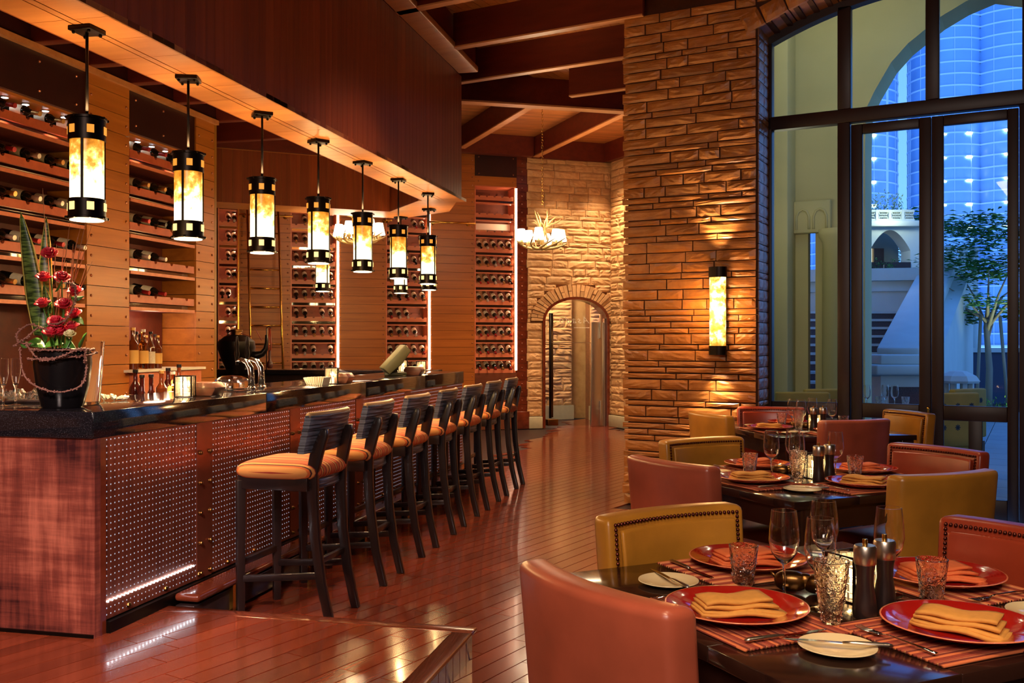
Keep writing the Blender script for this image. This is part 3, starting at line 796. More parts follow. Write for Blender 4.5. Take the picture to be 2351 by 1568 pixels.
for x in (.62, 1.24, 1.9, 2.54, 3.13): ob('mullion', MB().box(WW+x, WW+x+.08, -.05, .05, 0, 3.9), M_frame, w2)
ob('lock_rail', MB().box(WW+.62, WW+3.2, -.04, .04, 0, .3), M_frame, w2)
ob('pane', MB().box(WW+.64, WW+3.18, -.004, .004, .3, 3.9), M_pane, w2)
struct('wall_outer_right', MB().box(6.9, 7.1, -4, 5.6, -.1, 4.7), plain('right_plaster', (120, 72, 40), .7))
# closing walls behind the camera and at the far left
struct('wall_rear', MB().box(-7, 7, -4.2, -4, -.1, 4.7), plain('rear_plaster', (120, 72, 40), .7))
struct('wall_outer_left', MB().prism([(-7.2, -4), (-7, -4), (-5.6, 17), (-5.8, 17)], -.1, 4.7), M_rackdark)
# ================================================================== BAR
bar = fthing('bar_counter', 'long bar counter clad in copper sheet and perforated copper panels', 'counter', BAR)
ob('end_panel', MB().box(-1.86, .0, .012, .05, .135, .985), M_copper, bar)
ob('corner_post', MB().box(-.03, .0, .05, .088, .0, .985), M_maho, bar)
ob('plinth_strip', MB().box(-1.86, -.005, .004, .012, .135, .15), M_iron, bar)
ob('counter_core', MB().box(-.6, -.02, .088, 5.70, .0, .98), M_gap, bar)
M_cover = plain('copper_cover', (146, 80, 60), .38, .75, noise=.15, nscale=8)
capn = MB().cyl((-.006, 0, 0), (.008, 0, 0), .011, n=8).ball((.010, 0, 0), .010, 8, 4).mesh('cap_nut', M_bronze)
seams = [.088, .88, 1.93, 2.98, 4.03, 5.08, 5.70]
for a, b in zip(seams, seams[1:]):
    ob('perforated_panel', MB().box(-.02, -.005, a+.003, b-.003, .19, .985), M_perf, bar, bevel=.001, seg=1)
    if a > .1:
        for k in range(5):
            for y in (a-.045, a+.045): ob('cap_nut', capn, None, bar, (0, y, .833-.153*k))
        ob('cover_strip', MB().box(-.004, -.001, a-.07, a+.07, .19, .985), M_cover, bar)
lown = MB().ball((0, 0, 0), .014, 8, 4).mesh('lower_nut', M_bronze)
for k in range(19): ob('lower_nut', lown, None, bar, (-.003, .25+k*.29, .215))
ob('toe_kick', MB().box(-.03, .02, .088, 5.7, 0, .185), M_iron, bar)
led = MB()
for k in range(25): led.ball((.001, .10+k*.0282, .27), .0048, 6, 4)
ob('led_row', led, M_ledcool, bar)
fr_ = fthing('foot_rail', 'glossy mahogany foot rail running along the foot of the bar', 'rail', BAR)
ob('rail_top', MB().box(.02, .155, .57, 5.65, .145, .185), M_maho, fr_, bevel=.018, seg=4)
ob('rail_face', MB().box(.03, .13, .57, 5.65, .02, .13), M_black, fr_, bevel=.004)
for k in range(6): ob('bracket', MB().box(.12, .15, .9+k*.9, .94+k*.9, 0, .15), M_brass, fr_)
wt = fthing('bar_worktop', 'polished black granite worktop with a deep front edge on the bar', 'worktop', BAR)
ob('front_slab', MB().prism([(-1.88, 0), (0, 0), (-.65, .62), (-1.88, .62)], .985, 1.10), M_granite, wt, bevel=.004)
sl = [0, 1.55, 3.1, 4.5, 5.73]
for k in range(4):
    a, b = sl[k], sl[k+1]-.0015
    pts = [(-.65, .6215), (-.0015, .003), (-.0, b), (-.65, b)] if k == 0 else [(-.65, a), (0, a), (0, b), (-.65, b)]
    ob('side_slab', MB().prism(pts, .985, 1.10), M_granite, wt, bevel=.003)
ob('rear_slab', MB().box(-2.9, -.4, 5.735, 6.30, 1.05, 1.10), M_granite, wt, bevel=.004)
rb = fthing('rear_bar', 'dark rear bar counter below the hanging pendants at the far end', 'counter', BAR)
ob('front_panel', MB().box(-2.9, -.42, 5.77, 6.28, 0, 1.049), M_black, rb)
# the bar's lower work shelf behind the front counter
ws2 = fthing('work_shelf', 'pale lit bottle shelf behind the front counter', 'shelf', BAR)
ob('shelf_board', MB().box(-1.0, -.68, .9, 3.1, .93, .95), M_white, ws2); ob('shelf_support', MB().box(-.98, -.7, 1.0, 3.0, 0, .93), M_black, ws2)
ob('sink_counter', MB().box(-1.0, -.66, 3.2, 5.6, .86, .9), M_steel, ws2)
bs = fthing('bottle_step', 'lit white stepped shelf for bottles inside the second niche', 'shelf', BAR)
ob('shelf_board', MB().box(-2.24, -1.85, 2.95, 4.0, 1.16, 1.18), M_white, bs); ob('cabinet', MB().box(-2.22, -1.87, 3.03, 3.96, 0, 1.16), M_rack, bs)

# ------------------------------------------------------------------ pendants
def pendant(rng_rot):
    t = thing('pendant_lamp', 'pendant', 'lamp')
    R, Hh = .080, .497
    zt = .92                                  # local zero is the bottom of the lamp
    m = MB().box(-.06, .06, -.06, .06, zt-.022, zt-.0); ob('canopy', m, M_iron, t, bevel=.003)
    for sx in (-1, 1):
        for sy in (-1, 1): ob('canopy_nut', MB().ball((sx*.042, sy*.042, zt-.028), .009, 6, 4), M_iron, t)
    ob('rod', MB().cyl((0, 0, Hh-.01), (0, 0, zt-.02), .0075, n=8), M_iron, t)
    ob('top_plate', MB().lathe([(0, Hh-.012), (.07, Hh-.012), (R+.003, Hh-.004), (R+.003, Hh-.014)], 24), M_iron, t)
    for nme, z0, z1 in (('top_band', Hh-.115, Hh-.004), ('bottom_band', .010, .105)):
        bm_ = MB().lathe([(R-.001, z0), (R+.004, z0), (R+.004, z1), (R-.001, z1)], 28, caps=False)
        rim = z1-.006 if nme == 'top_band' else z0+.006
        bm_.lathe([(R+.003, rim-.008), (R+.010, rim-.006), (R+.010, rim+.006), (R+.003, rim+.008)], 28)
        bd = ob(nme, bm_, M_iron, t)
        rv = MB()
        for k in range(8):
            a = 2*PI*k/8; rv.ball(((R+.012)*math.cos(a), (R+.012)*math.sin(a), rim), .0075, 6, 4)
        for k in range(6):
            a = 2*PI*k/6+.3; M = Matrix.Rotation(a, 4, 'Z') @ Matrix.Translation((R+.0045, 0, (z0+z1)/2+(-.008 if nme == 'top_band' else .010)))
            ob('amber_window', MB().box(-.001, .002, -.016, .016, -.019, .019, M), M_amberwin if nme == 'top_band' else M_lampamb, bd)
        tag(ob('rivets', rv, M_iron, bd), kind='stuff')
    sh = MB().lathe([(R-.004, -.395), (R-.004, 0)], 28, caps=False)
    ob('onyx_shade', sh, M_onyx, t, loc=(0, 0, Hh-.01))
    for k in range(3):
        a = 2*PI*k/3+.9; M = Matrix.Rotation(a, 4, 'Z') @ Matrix.Translation((R, 0, 0)); ob('strap', MB().box(-.003, .003, -.006, .006, .1, Hh-.11, M), M_iron, t)
    ob('diffuser', MB().lathe([(0, .004), (R-.004, .004), (R-.004, .012), (0, .012)], 24), M_lampwhite, t)
    return t
M_lampamb = emit('lower_inset', (1, .62, .2), 1.1)
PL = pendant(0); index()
def place_pendant(i, x, y, label, zs=2.89):
    o = PL if i == 0 else dup(PL)
    o.location = (x, y, zs-.92); o.rotation_euler = (0, 0, BAR.r+(i*1.9)); o['label'] = label; o['group'] = 'onyx cylinder pendants along the bar'
    light('pendant_bulb', 'SPOT', (x, y, zs-.93), 60, (1, .68, .36), .06, (0, 0, 0), 150, .9)
    light('pendant_uplight', 'SPOT', (x, y, zs-.40), 9, (1, .66, .30), .06, (PI, 0, 0), 165, .9); light('pendant_side_glow', 'POINT', (x, y, zs-.99), 10, (1, .62, .24), .08)
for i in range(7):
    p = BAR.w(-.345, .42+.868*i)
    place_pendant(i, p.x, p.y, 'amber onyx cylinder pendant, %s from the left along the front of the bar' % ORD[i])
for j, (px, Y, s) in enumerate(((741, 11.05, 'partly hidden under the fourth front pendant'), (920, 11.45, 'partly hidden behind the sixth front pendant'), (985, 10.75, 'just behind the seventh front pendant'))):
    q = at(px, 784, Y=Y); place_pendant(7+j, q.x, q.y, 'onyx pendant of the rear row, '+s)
# ------------------------------------------------------------------ bottles in the racks
def wine_bottle(name, foil):
    t = thing(name, 'bottle', 'bottle', (0, 0, 0), 0)
    pr = [(0, 0), (.034, .0), (.0375, .006), (.0375, .185), (.034, .205), (.018, .232), (.0145, .245), (.0145, .296), (.0165, .297), (.0165, .305), (0, .305)]
    ob('glass', MB().lathe(pr, 14), M_greenglass, t)
    ob('label', MB().lathe([(.038, .095), (.038, .182)], 14, caps=False), M_label, t)
    ob('capsule', MB().lathe([(.0152, .245), (.0155, .296), (.0175, .298), (.0175, .306), (0, .3065)], 12), foil, t)
    return t
PB = [wine_bottle('wine_bottle', f) for f in (M_foil, M_foilred, M_foilwhite, M_foilblk)]
fn_ = ['gold', 'red', 'pale', 'black']
index(); used = [False]*4
def place_wine(k, loc, rot, label, group):
    if not used[k]: o = PB[k]; used[k] = True
    else: o = dup(PB[k])
    o.location = loc; o.rotation_euler = rot; o['label'] = label; o['group'] = group
def scallop(x0, x1, n, z0, z1, y0, y1, r=.036):
    pts = [(x0, z0), (x1, z0), (x1, z1)]
    xs = [x0+(x1-x0)*(i+.5)/n for i in range(n)]
    for x in reversed(xs):
        for k in range(7): a = PI*k/6; pts.append((x+r*.55*math.cos(a), z1-r*.6*math.sin(a)))
    pts.append((x0, z1)); n_ = len(pts)
    return MB().add([(x, y0, z) for x, z in pts]+[(x, y1, z) for x, z in pts], [tuple(range(n_)), tuple(range(2*n_-1, n_-1, -1))]+[(i, (i+1) % n_, n_+(i+1) % n_, n_+i) for i in range(n_)])
rb_ = random.Random(77)
racks = [('rack behind the big pot', kx(500), kx(549), 3, {9: '010', 8: '011', 7: '011'}, 'R1'), ('rack right of the brass ladder', kx(667), kx(775), 5, {}, 'R2'),
         ('rack left of the terminal', kx(886), kx(985), 5, {}, 'R3'), ('rack beside the stone wall', kx(1090), kx(1184), 5, {}, 'R4')]
full = {'R1': {9: '000', 8: '001', 7: '011', 6: '011', 5: '011', 4: '011', 3: '110', 2: '011', 1: '011', 0: '011', -1: '111'},
        'R2': {9: '00000', 8: '01100', 7: '01100', 6: '11000', 5: '11111', 4: '11111', 3: '11111', 2: '11011', 1: '11111', 0: '11101', -1: '11111'},
        'R3': {9: '00000', 8: '00000', 7: '00011', 6: '10001', 5: '11111', 4: '11111', 3: '11111', 2: '11100', 1: '11110', 0: '11111', -1: '11111'},
        'R4': {9: '00000', 8: '00000', 7: '00000', 6: '11111', 5: '11111', 4: '11111', 3: '11111', 2: '11111', 1: '11111', 0: '11111', -1: '11111'}}
for (desc, x0, x1, n, _, key) in racks:
    rk = fthing('wine_rack', 'tall lit wooden wine rack, '+desc, 'wine rack', BK)
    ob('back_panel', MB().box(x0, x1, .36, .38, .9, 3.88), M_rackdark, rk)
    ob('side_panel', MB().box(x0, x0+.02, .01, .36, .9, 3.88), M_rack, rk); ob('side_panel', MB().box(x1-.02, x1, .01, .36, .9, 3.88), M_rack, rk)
    ob('top_panel', MB().box(x0, x1, .01, .36, 3.86, 3.88), M_rack, rk)
    xr = x1-.03
    for k in range(-1, 10):
        zs = 1.09+.2777*k if k >= 0 else .84
        if k >= 0:
            ob('shelf', MB().box(x0+.02, xr, .0, .09, zs, zs+.018), M_rack, rk)
            ob('mirror_strip', MB().box(x0+.02, xr, .06, .07, zs+.018, zs+.062), M_mirror, rk)
        ob('bottle_rail', scallop(x0+.02, xr, n, zs+.060, zs+.125, .02, .045), M_rack, rk)
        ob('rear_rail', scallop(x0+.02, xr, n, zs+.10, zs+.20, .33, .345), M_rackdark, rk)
        row = full[key].get(k, '1'*n)
        for b in range(n):
            if row[b] == '0': continue
            fx = rb_.choice((0, 0, 1, 2, 3)) if key != 'R4' or k > 2 else rb_.choice((1, 1, 0))
            xb = x0+.02+(xr-x0-.02)*(b+.5)/n
            p = BK.w(xb, .205+rb_.uniform(-.01, .01), zs+.262)
            place_wine(fx, p, (PI/2+.48, 0, BK.r+rb_.uniform(-.03, .03)), '%s-capped wine bottle, %s from left, %s tier up, %s' % (fn_[fx], ORD[b], ORD[k+1], desc), 'wine bottles in the back wall racks')
    if key != 'R1':
        ob('led_strip', MB().box(x1-.008, x1+.022, -.008, .012, .94, 3.85), M_ledwarm, rk)
    else: ob('brass_edge', MB().box(x1-.02, x1, -.01, .01, .94, 3.4), M_brass, rk)
    p = BK.w((x0+x1)/2, -.10)
    light('rack_glow', 'AREA', (BK.w(x1-.05, .12).x, BK.w(x1-.05, .12).y, 2.4), 5, (1, .55, .34), .04, (PI/2, 0, BK.r+PI/2), sy=2.8)
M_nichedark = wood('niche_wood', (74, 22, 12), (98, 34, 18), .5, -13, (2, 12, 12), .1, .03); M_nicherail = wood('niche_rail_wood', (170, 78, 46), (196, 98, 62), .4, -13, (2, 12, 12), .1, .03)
# niches on the left wall
for ni, (a, b) in enumerate(((1.57, 2.52), (3.02, 3.97))):
    dn = ('wall niche by the flowers', 'wall niche between two piers')[ni]
    rk = fthing('wine_rack', 'row of wooden wine shelves in the '+dn, 'wine rack', BAR)
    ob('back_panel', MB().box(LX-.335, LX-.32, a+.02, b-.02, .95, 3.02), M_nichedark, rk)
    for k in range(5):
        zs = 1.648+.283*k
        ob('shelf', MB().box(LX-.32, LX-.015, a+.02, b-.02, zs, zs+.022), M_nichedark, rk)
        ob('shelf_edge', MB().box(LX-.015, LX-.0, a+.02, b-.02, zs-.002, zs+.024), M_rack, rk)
        ob('mirror_strip', MB().box(LX-.08, LX-.07, a+.02, b-.02, zs+.022, zs+.06), M_mirror, rk)
        rl = scallop(a+.02, b-.02, 4, zs+.060, zs+.12, 0, .022)
        rl.v = [(LX-.03+y, x, z) for x, y, z in rl.v]; ob('bottle_rail', rl, M_nicherail, rk)
        for q in range(4):
            if (k in (0, 1) and ni == 1 and q > 1): continue
            y = a+.02+(b-a-.04)*(q+.5)/4; fx = rb_.choice((0, 1, 2, 3)) 
            p = BAR.w(LX-.215, y, zs+.195)
            place_wine(fx, p, (PI/2+.20, 0, BAR.r+PI/2+rb_.uniform(-.02, .02)), '%s-capped wine bottle, %s from left, %s shelf up, %s' % (fn_[fx], ORD[q], ORD[k], dn), 'wine bottles in the left wall niches')
    for q in range(5):
        y = a+.09+(b-a-.18)*q/4; p = BAR.w(LX-.12, y, 3.012)
        t = thing('niche_spotlight', 'small white niche spotlight, %s from the left above the %s' % (ORD[q], dn), 'light', p, 0, 'niche spotlights')
        ob('housing', MB().lathe([(.022, 0), (.026, .002), (.026, .008), (.022, .008)], 14), M_steel, t)
        ob('lens', MB().lathe([(0, -.001), (.021, -.001), (.021, .006), (0, .006)], 14), M_ledcool, t)
    for y in ((a*3+b)/4, (a+3*b)/4):
        p = BAR.w(LX-.06, y, 2.98); light('niche_spot', 'SPOT', p, 16, (1, .78, .62), .02, (0, math.radians(6), BAR.r), 70, .6)
# ------------------------------------------------------------------ brass rails and ladder
def kp(px, py, ly=0.0):
    k = (px-CX)/F; ox, oy = BK.w(0, ly).x, BK.w(0, ly).y
    Y = (oy-.3223*ox)/(1-.3223*k); return BK.l(k*Y, Y)[0], H-(py-CY)/F*Y
for q, (a, b) in enumerate(((549, 672), (880, 900), (985, 1092))):
    gr = fthing('ladder_rail', 'slim brass ladder rail, '+('left section behind the pendants', 'short middle section by the third rack', 'right section beside the tall stone wall rack')[q], 'rail', BK)
    xa, z = kp(a, 500 if q == 0 else 514, -.1); xb, _ = kp(b, 500, -.1); z = 3.25
    ob('tube', MB().cyl((xa, -.1, z), (xb, -.1, z), .016, n=10), M_brass, gr)
    for x in (xa+.08, xb-.1): ob('bracket', MB().cyl((x, 0, z), (x, -.1, z), .014, n=8).cyl((x, -.008, z), (x, 0, z), .035, n=10), M_brass, gr)
lad = fthing('library_ladder', 'tall brass ladder leaning on its rail in front of the wood panels', 'ladder', BK)
tl = kp(567, 485, -.12); bl_ = kp(577, 850, -.40); tr = kp(638, 485, -.12); br = kp(650, 850, -.40)
def lerp(a, b, t): return a+(b-a)*t
zb0 = .0
def side(t, bt): # extrapolate to the floor
    return (lerp(bt[0], t[0], 0), 0)
for (t, b) in ((tl, bl_), (tr, br)):
    s = (b[1]-0)/(t[1]-b[1]); xf = b[0]-(t[0]-b[0])*s; yf = -.40-(.28)*s
    ob('stile', MB().cyl((xf, yf, 0), (t[0], -.12, 3.42), .017, n=10), M_brass, lad)
for k in range(11):
    z = .28+.27*k
    pts = []
    for (t, b) in ((tl, bl_), (tr, br)):
        u = (z-b[1])/(t[1]-b[1]); pts.append((b[0]+(t[0]-b[0])*u, -.40+.28*u, z))
    ob('rung', MB().cyl(pts[0], pts[1], .013, n=8), M_brass, lad)
# ------------------------------------------------------------------ chandeliers
def chandelier(c, Rr, label, seed, ztop):
    r = random.Random(seed); t = thing('antler_chandelier', label, 'chandelier', c)
    ob('ceiling_rose', MB().lathe([(0, ztop), (.075, ztop), (.07, ztop-.02), (.03, ztop-.03), (0, ztop-.035)], 16), M_brass, t)
    ch = MB(); z = .62
    k = 0
    while z < ztop-.03:
        M = Matrix.Translation((0, 0, z)) @ Matrix.Rotation(PI/2*(k % 2), 4, 'Z'); pts = []
        ring = [M @ Vector((.011*math.cos(a*PI/4), 0, .024*math.sin(a*PI/4))) for a in range(9)]
        ch.tube(ring, .0028, 5); z += .036; k += 1
    ob('chain', ch, M_brass, t)
    S = .000647*Rr/.34
    def q3(x, y, dy=0): return ((x-830)*S, dy, (1110-y)*S)
    for nme, pts, rad in (('antler', [(860, 1090), (835, 900), (825, 720), (770, 620), (735, 520), (700, 410), (668, 308)], .021), ('antler', [(800, 1000), (870, 800), (890, 690), (930, 600), (935, 450), (930, 305)], .020),
                          ('antler', [(900, 660), (1000, 590), (1110, 560), (1165, 530), (1195, 480)], .017), ('antler', [(950, 600), (1010, 520), (1100, 450), (1210, 420)], .013), ('antler', [(770, 640), (735, 590), (680, 560), (612, 552)], .013),
                          ('antler', [(750, 620), (700, 540), (655, 498)], .010), ('antler', [(800, 640), (795, 520), (770, 430), (725, 345)], .012), ('antler', [(880, 650), (875, 560), (930, 440), (1000, 385)], .009), ('antler', [(930, 900), (905, 760), (860, 640), (820, 560)], .012)):
        n = len(pts); dy = r.uniform(-.05, .05)
        ob(nme, MB().tube([q3(x, y, dy*i/n) for i, (x, y) in enumerate(pts)], [rad*Rr/.34*(1-.72*i/(n-1)) for i in range(n)], 8), M_antler, t)
    for k in range(9):
        a = k*2*PI/9+r.uniform(-.15, .15); m = MB(); P3 = []
        for i in range(7):
            u = i/6; rr_ = Rr*(.12+.95*u); z = .02+.13*u**2.4*(1 if k % 2 else .8); b_ = a+.9*u; P3.append((rr_*math.cos(b_), rr_*math.sin(b_), z))
        m.tube(P3, [.017, .018, .017, .015, .012, .008, .003], 7)
        for i, dz_ in ((3, .08), (4, .10)):
            p0 = Vector(P3[i]); o_ = Vector((math.cos(a+2), math.sin(a+2), 0)); m.tube([p0, p0+o_*.03+Vector((0, 0, dz_*.5)), p0+o_*.035+Vector((0, 0, dz_))], [.010, .008, .003], 6)
        ob('antler', m, M_antler, t)
    for k in range(6):
        a = k*PI/3+.35+seed; rr_ = Rr*r.uniform(.68, .85); z = .13+r.uniform(-.0, .06)
        cd = ob('candle_cup', MB().lathe([(0, z-.10), (.015, z-.09), (.03, z-.05), (.012, z-.045), (.012, z+.02), (0, z+.02)], 10, (rr_*math.cos(a), rr_*math.sin(a), 0)), M_antler, t)
        ob('shade', MB().lathe([(.078, z-.035), (.046, z+.115)], 16, (rr_*math.cos(a), rr_*math.sin(a), 0), caps=False), M_bulbshade, cd)
    light('chandelier_glow', 'POINT', (c[0], c[1], c[2]+.42), 20, (1, .72, .42), .2)
c1 = at(1245, 575, Y=12.4); chandelier(c1, .34, 'antler chandelier with small glowing shades in front of the stone wall', 1, 4.34-c1.z+.33)
c2 = at(822, 562, Y=11.9); chandelier(c2, .34, 'antler chandelier with glowing shades partly hidden behind the bar pendants', 2, 3.7-c2.z)
# ------------------------------------------------------------------ wall sconce
xs = wx(1652, RV); sc_ = fthing('wall_sconce', 'tall amber onyx sconce with dark caps on the brick pillar', 'sconce', WN)
yb = RV-.02
def half(r, z0, z1, cy, closed=True):
    n = 14; pts = [(xs+r*math.cos(PI+PI*i/n), cy+r*.75*math.sin(PI+PI*i/n)) for i in range(n+1)]
    return MB().prism(pts, z0, z1)
ob('back_plate', MB().box(xs-.06, xs+.06, yb-.03, yb, 1.30, 1.99), M_iron, sc_)
ob('onyx_shade', half(.068, 0, .56, yb-.03), M_onyxw, sc_, loc=(0, 0, 1.365))
ob('top_cap', half(.076, 1.925, 2.01, yb-.028), M_iron, sc_); ob('bottom_cap', half(.074, 1.29, 1.365, yb-.028), M_iron, sc_)
p = WN.w(xs, yb-.09)
light('sconce_up', 'SPOT', (p.x, p.y, 2.04), 34, (1, .80, .55), .02, (PI, 0, 0), 75, .7)
light('sconce_down', 'SPOT', (p.x, p.y, 1.27), 34, (1, .80, .55), .02, (0, 0, 0), 75, .7)
p = WN.w(xs, yb-.16); light('sconce_glow', 'POINT', (p.x, p.y, 1.65), 11, (1, .58, .22), .08)
# wash light on far stone walls
p = BK.w(1.15, -.55); light('wall_wash', 'SPOT', (p.x, p.y, 4.3), 90, (1, .74, .45), .08, (math.radians(8), 0, BK.r), 70, .8)
p = BK.w(.5, -.7); light('wall_wash', 'SPOT', (p.x, p.y, 4.3), 90, (1, .74, .45), .08, (math.radians(8), 0, BK.r), 80, .8)
p = SD.w(.55, -.45); light('wall_wash', 'SPOT', (p.x, p.y, 4.3), 110, (1, .74, .45), .08, (math.radians(8), 0, SD.r), 60, .8)
# ceiling wash above the far area and the beams
q = BK.w(.6, -2.2); light('ceiling_uplight', 'SPOT', (q.x, q.y, 2.9), 60, (1, .62, .32), .3, (PI, 0, 0), 130, .9)
light('beam_uplight', 'SPOT', (.5, 9.6, 3.3), 14, (1, .75, .45), .1, (PI, 0, 0), 70, .9)
# ================================================================== BAR STOOLS (local: x away from the bar, y along it)
def make_stool():
    t = thing('bar_stool', '', 'stool')
    ob('cushion', MB().sup((-.0, 0, .748), .232, .232, .062, .34, .82, 36, 14), M_stripe, t)
    ap = MB()
    for (a, b) in (((-.20, -.185), (.19, -.20)), ((-.20, .185), (.19, .20)), ((-.20, -.185), (-.20, .185))): ap.beam((a[0], a[1], .690), (b[0], b[1], .690), .028, .065)
    ap.box(-.20, .19, -.19, .19, .705, .722); ob('apron', ap, M_black, t, bevel=.003)
    # curved ribbed rear apron and back
    def ribs(z0, z1, wdt, x0, lean, cv, name, n):
        m = MB()
        def f(u, v):
            y = (u-.5)*wdt; i = v*n*2; z = z0+(z1-z0)*v; rb = .004*abs(math.sin(v*n*PI))*(.7+.5*math.sin(u*9+v*40)); return (x0+lean*v+cv*(1-(2*u-1)**2)+.010+rb, y, z)
        def g(u, v): p = f(u, v); return (p[0]-.034, p[1], p[2])
        nu, nv = 14, n*3; m.grid(f, nu, nv); 
        o = len(m.v); m.grid(g, nu, nv)
        A = [i for i in range(nu+1)]; B = [nv*(nu+1)+i for i in range(nu+1)]
        for L in (A, B, [j*(nu+1) for j in range(nv+1)], [j*(nu+1)+nu for j in range(nv+1)]):
            for p, q in zip(L, L[1:]): m.f.append((p, q, o+q, o+p)); m.sm.append(False)
        return ob(name, m, M_ribbed, t)
    ribs(.845, 1.035, .455, .165, .045, .035, 'backrest', 11)
    ribs(.66, .722, .36, .175, 0, .025, 'rear_apron', 4)
    ob('back_cap', MB().tube([(.210+.035*(1-(2*u/14-1)**2)-.008, (u/14-.5)*.45, 1.036) for u in range(15)], .016, 6, True), M_capwood, t)
    for sy in (-1, 1):
        y = sy*.178
        ob('leg', MB().tube([(-.195, sy*.185, 0), (-.195, sy*.185, .70)], [.022*1.2, .026*1.2], 4, False), M_black, t, bevel=.003)
        pts = [(.285, y*.86, 0), (.238, y*.87, .20), (.208, y*.88, .42), (.195, y*.9, .62), (.195, y*.92, .74), (.215, y*.88, .84), (.245, y*.82, .93), (.252, y*.8, .965)]
        m = MB(); vs = []
        for (x, yy, z), w in zip(pts, (.044, .046, .05, .054, .058, .066, .052, .03)):
            for a, b in ((-1, -1), (1, -1), (1, 1), (-1, 1)): vs.append((x+a*w/2, yy+b*.017, z))
        n = len(pts); fs = [(3, 2, 1, 0), tuple(4*(n-1)+k for k in range(4))]
        for i in range(n-1):
            for k in range(4): fs.append((i*4+k, i*4+(k+1) % 4, (i+1)*4+(k+1) % 4, (i+1)*4+k))
        ob('leg', m.add(vs, fs), M_black, t, bevel=.005)
        ob('stretcher', MB().beam((-.19, sy*.184, .20), (.235, sy*.16, .235), .02, .034), M_black, t, bevel=.003)
    ob('stretcher', MB().beam((-.195, -.18, .28), (-.195, .18, .28), .022, .034), M_black, t, bevel=.003)
    ob('stretcher', MB().beam((.215, -.15, .30), (.215, .15, .30), .02, .03), M_black, t, bevel=.003)
    return t
def ribm():
    n = NT('ribbed_wood_sheen'); a = n.noise(n.vec('obj', scale=(1, 5, 110)), 1.0, 3)
    n.set(n.ramp(a, [(.35, lin((26, 27, 34))), (.6, lin((104, 112, 132)))]), .30); n.bump(a, .6, .004); return n.m  # bluish sheen of the window light painted into the paler streaks
M_ribbed = ribm(); M_capwood = wood('back_cap_wood', (150, 116, 76), (190, 150, 100), .35, -13)
ST = make_stool(); index()
for i in range(7):
    o = ST if i == 0 else dup(ST)
    p = BAR.w(.42-.012*i, 1.03+.742*i)
    o.location = (p.x, p.y, 0); o.rotation_euler = (0, 0, BAR.r+math.radians((-2, 1, 0, 2, -1, 0, 1)[i]))
    o['label'] = 'black bar stool, striped orange seat, ' + ('nearest to the platform step' if i == 0 else '%s one counting from the platform' % ORD[i] if i < 6 else 'farthest one, by the wine rack end')
    o['group'] = 'bar stools along the counter'
# ================================================================== DINING CHAIRS (sitter faces +y)
def make_chair(kind, mat, nailm):
    t = thing('dining_chair', '', 'chair')
    Wd = .265
    def back_slab(y_out, z0, z1, name, th, mt, inset=0.0, bev=.022):
        m = MB(); nx = 10; nz = 6; w = Wd-inset
        vs = []; 
        for side_ in (0, 1):
            for j in range(nz+1):
                for i in range(nx+1):
                    u = -1+2*i/nx; v = j/nz; z = z0+(z1-z0)*v
                    if j == nz and not inset: z -= .012*u*u*0
                    y = -.235-.05*v+.045*u*u-y_out*0
                    y += (th/2 if side_ else -th/2)+y_out
                    vs.append((w*u*(.97+.03*v), y, z))
        N = (nx+1)*(nz+1); fs = []
        for s in (0, 1):
            for j in range(nz):
                for i in range(nx):
                    a = s*N+j*(nx+1)+i; fs.append((a, a+1, a+nx+2, a+nx+1))
        ring = [i for i in range(nx+1)]+[j*(nx+1)+nx for j in range(1, nz+1)]+[nz*(nx+1)+i for i in range(nx-1, -1, -1)]+[j*(nx+1) for j in range(nz-1, 0, -1)]
        for k in range(len(ring)): a, b = ring[k], ring[(k+1) % len(ring)]; fs.append((a, b, N+b, N+a))
        m.add(vs, fs, True); return ob(name, m, mt, t, bevel=bev, seg=3)
    back_slab(0, .30, .88, 'backrest', .085, mat)
    back_slab(.044, .44, .842, 'back_padding', .022, mat, .045, .010)
    nl = MB()
    def yb(u, v): return -.235-.05*v+.045*u*u+.0425
    P = []
    wn_ = (Wd-.030); z0, z1 = .44, .858
    nside = 30; ntop = 34
    for k in range(nside): P.append((-1, z0+(z1-z0)*k/nside))
    for k in range(ntop+1): P.append((-1+2*k/ntop, z1))
    for k in range(nside): P.append((1, z1-(z1-z0)*(k+1)/nside))
    for u, z in P:
        v = (z-.3)/.58; nl.ball((wn_*u*(.97+.03*v), yb(u*.9, v)+.003, z), .0062, 6, 4)
    tag(ob('nailhead_trim', nl, nailm, t), kind='stuff')
    ob('seat', MB().sup((0, .035, .435), .245, .235, .055, .3, .5, 28, 10), mat, t)
    ob('seat_frame', MB().box(-.235, .235, -.19, .255, .335, .40), mat, t, bevel=.015)
    for sx in (-1, 1):
        for sy in (-1, 1):
            y0 = .235 if sy > 0 else -.20
            ob('leg', MB().tube([(sx*.21, y0+(0 if sy > 0 else -.04), 0), (sx*.21, y0, .36)], [.020, .028], 4, False), M_black, t, bevel=.003)
    return t
M_trimnail = plain('dark_nailheads', (96, 46, 36), .3, .9)
CHM = {'terra': make_chair('terra', M_terra, M_trimnail), 'must': make_chair('must', M_must, M_trimnail), 'red': make_chair('red', M_red, M_trimnail)}
index(); usedc = set()
def chair(kind, bx, by, fdeg, label, g):
    a = math.radians(fdeg); x = bx+.285*math.cos(a); y = by+.285*math.sin(a)
    o = CHM[kind] if kind not in usedc else dup(CHM[kind]); usedc.add(kind)
    o.location = (x, y, 0); o.rotation_euler = (0, 0, a-PI/2); o['label'] = label; o['group'] = g
G = ('leather chairs at the front table', 'leather chairs at the middle table', 'leather chairs at the far table')
chair('terra', .153, 2.06, 33, 'large terracotta leather chair seen from behind, nearest the camera', G[0])
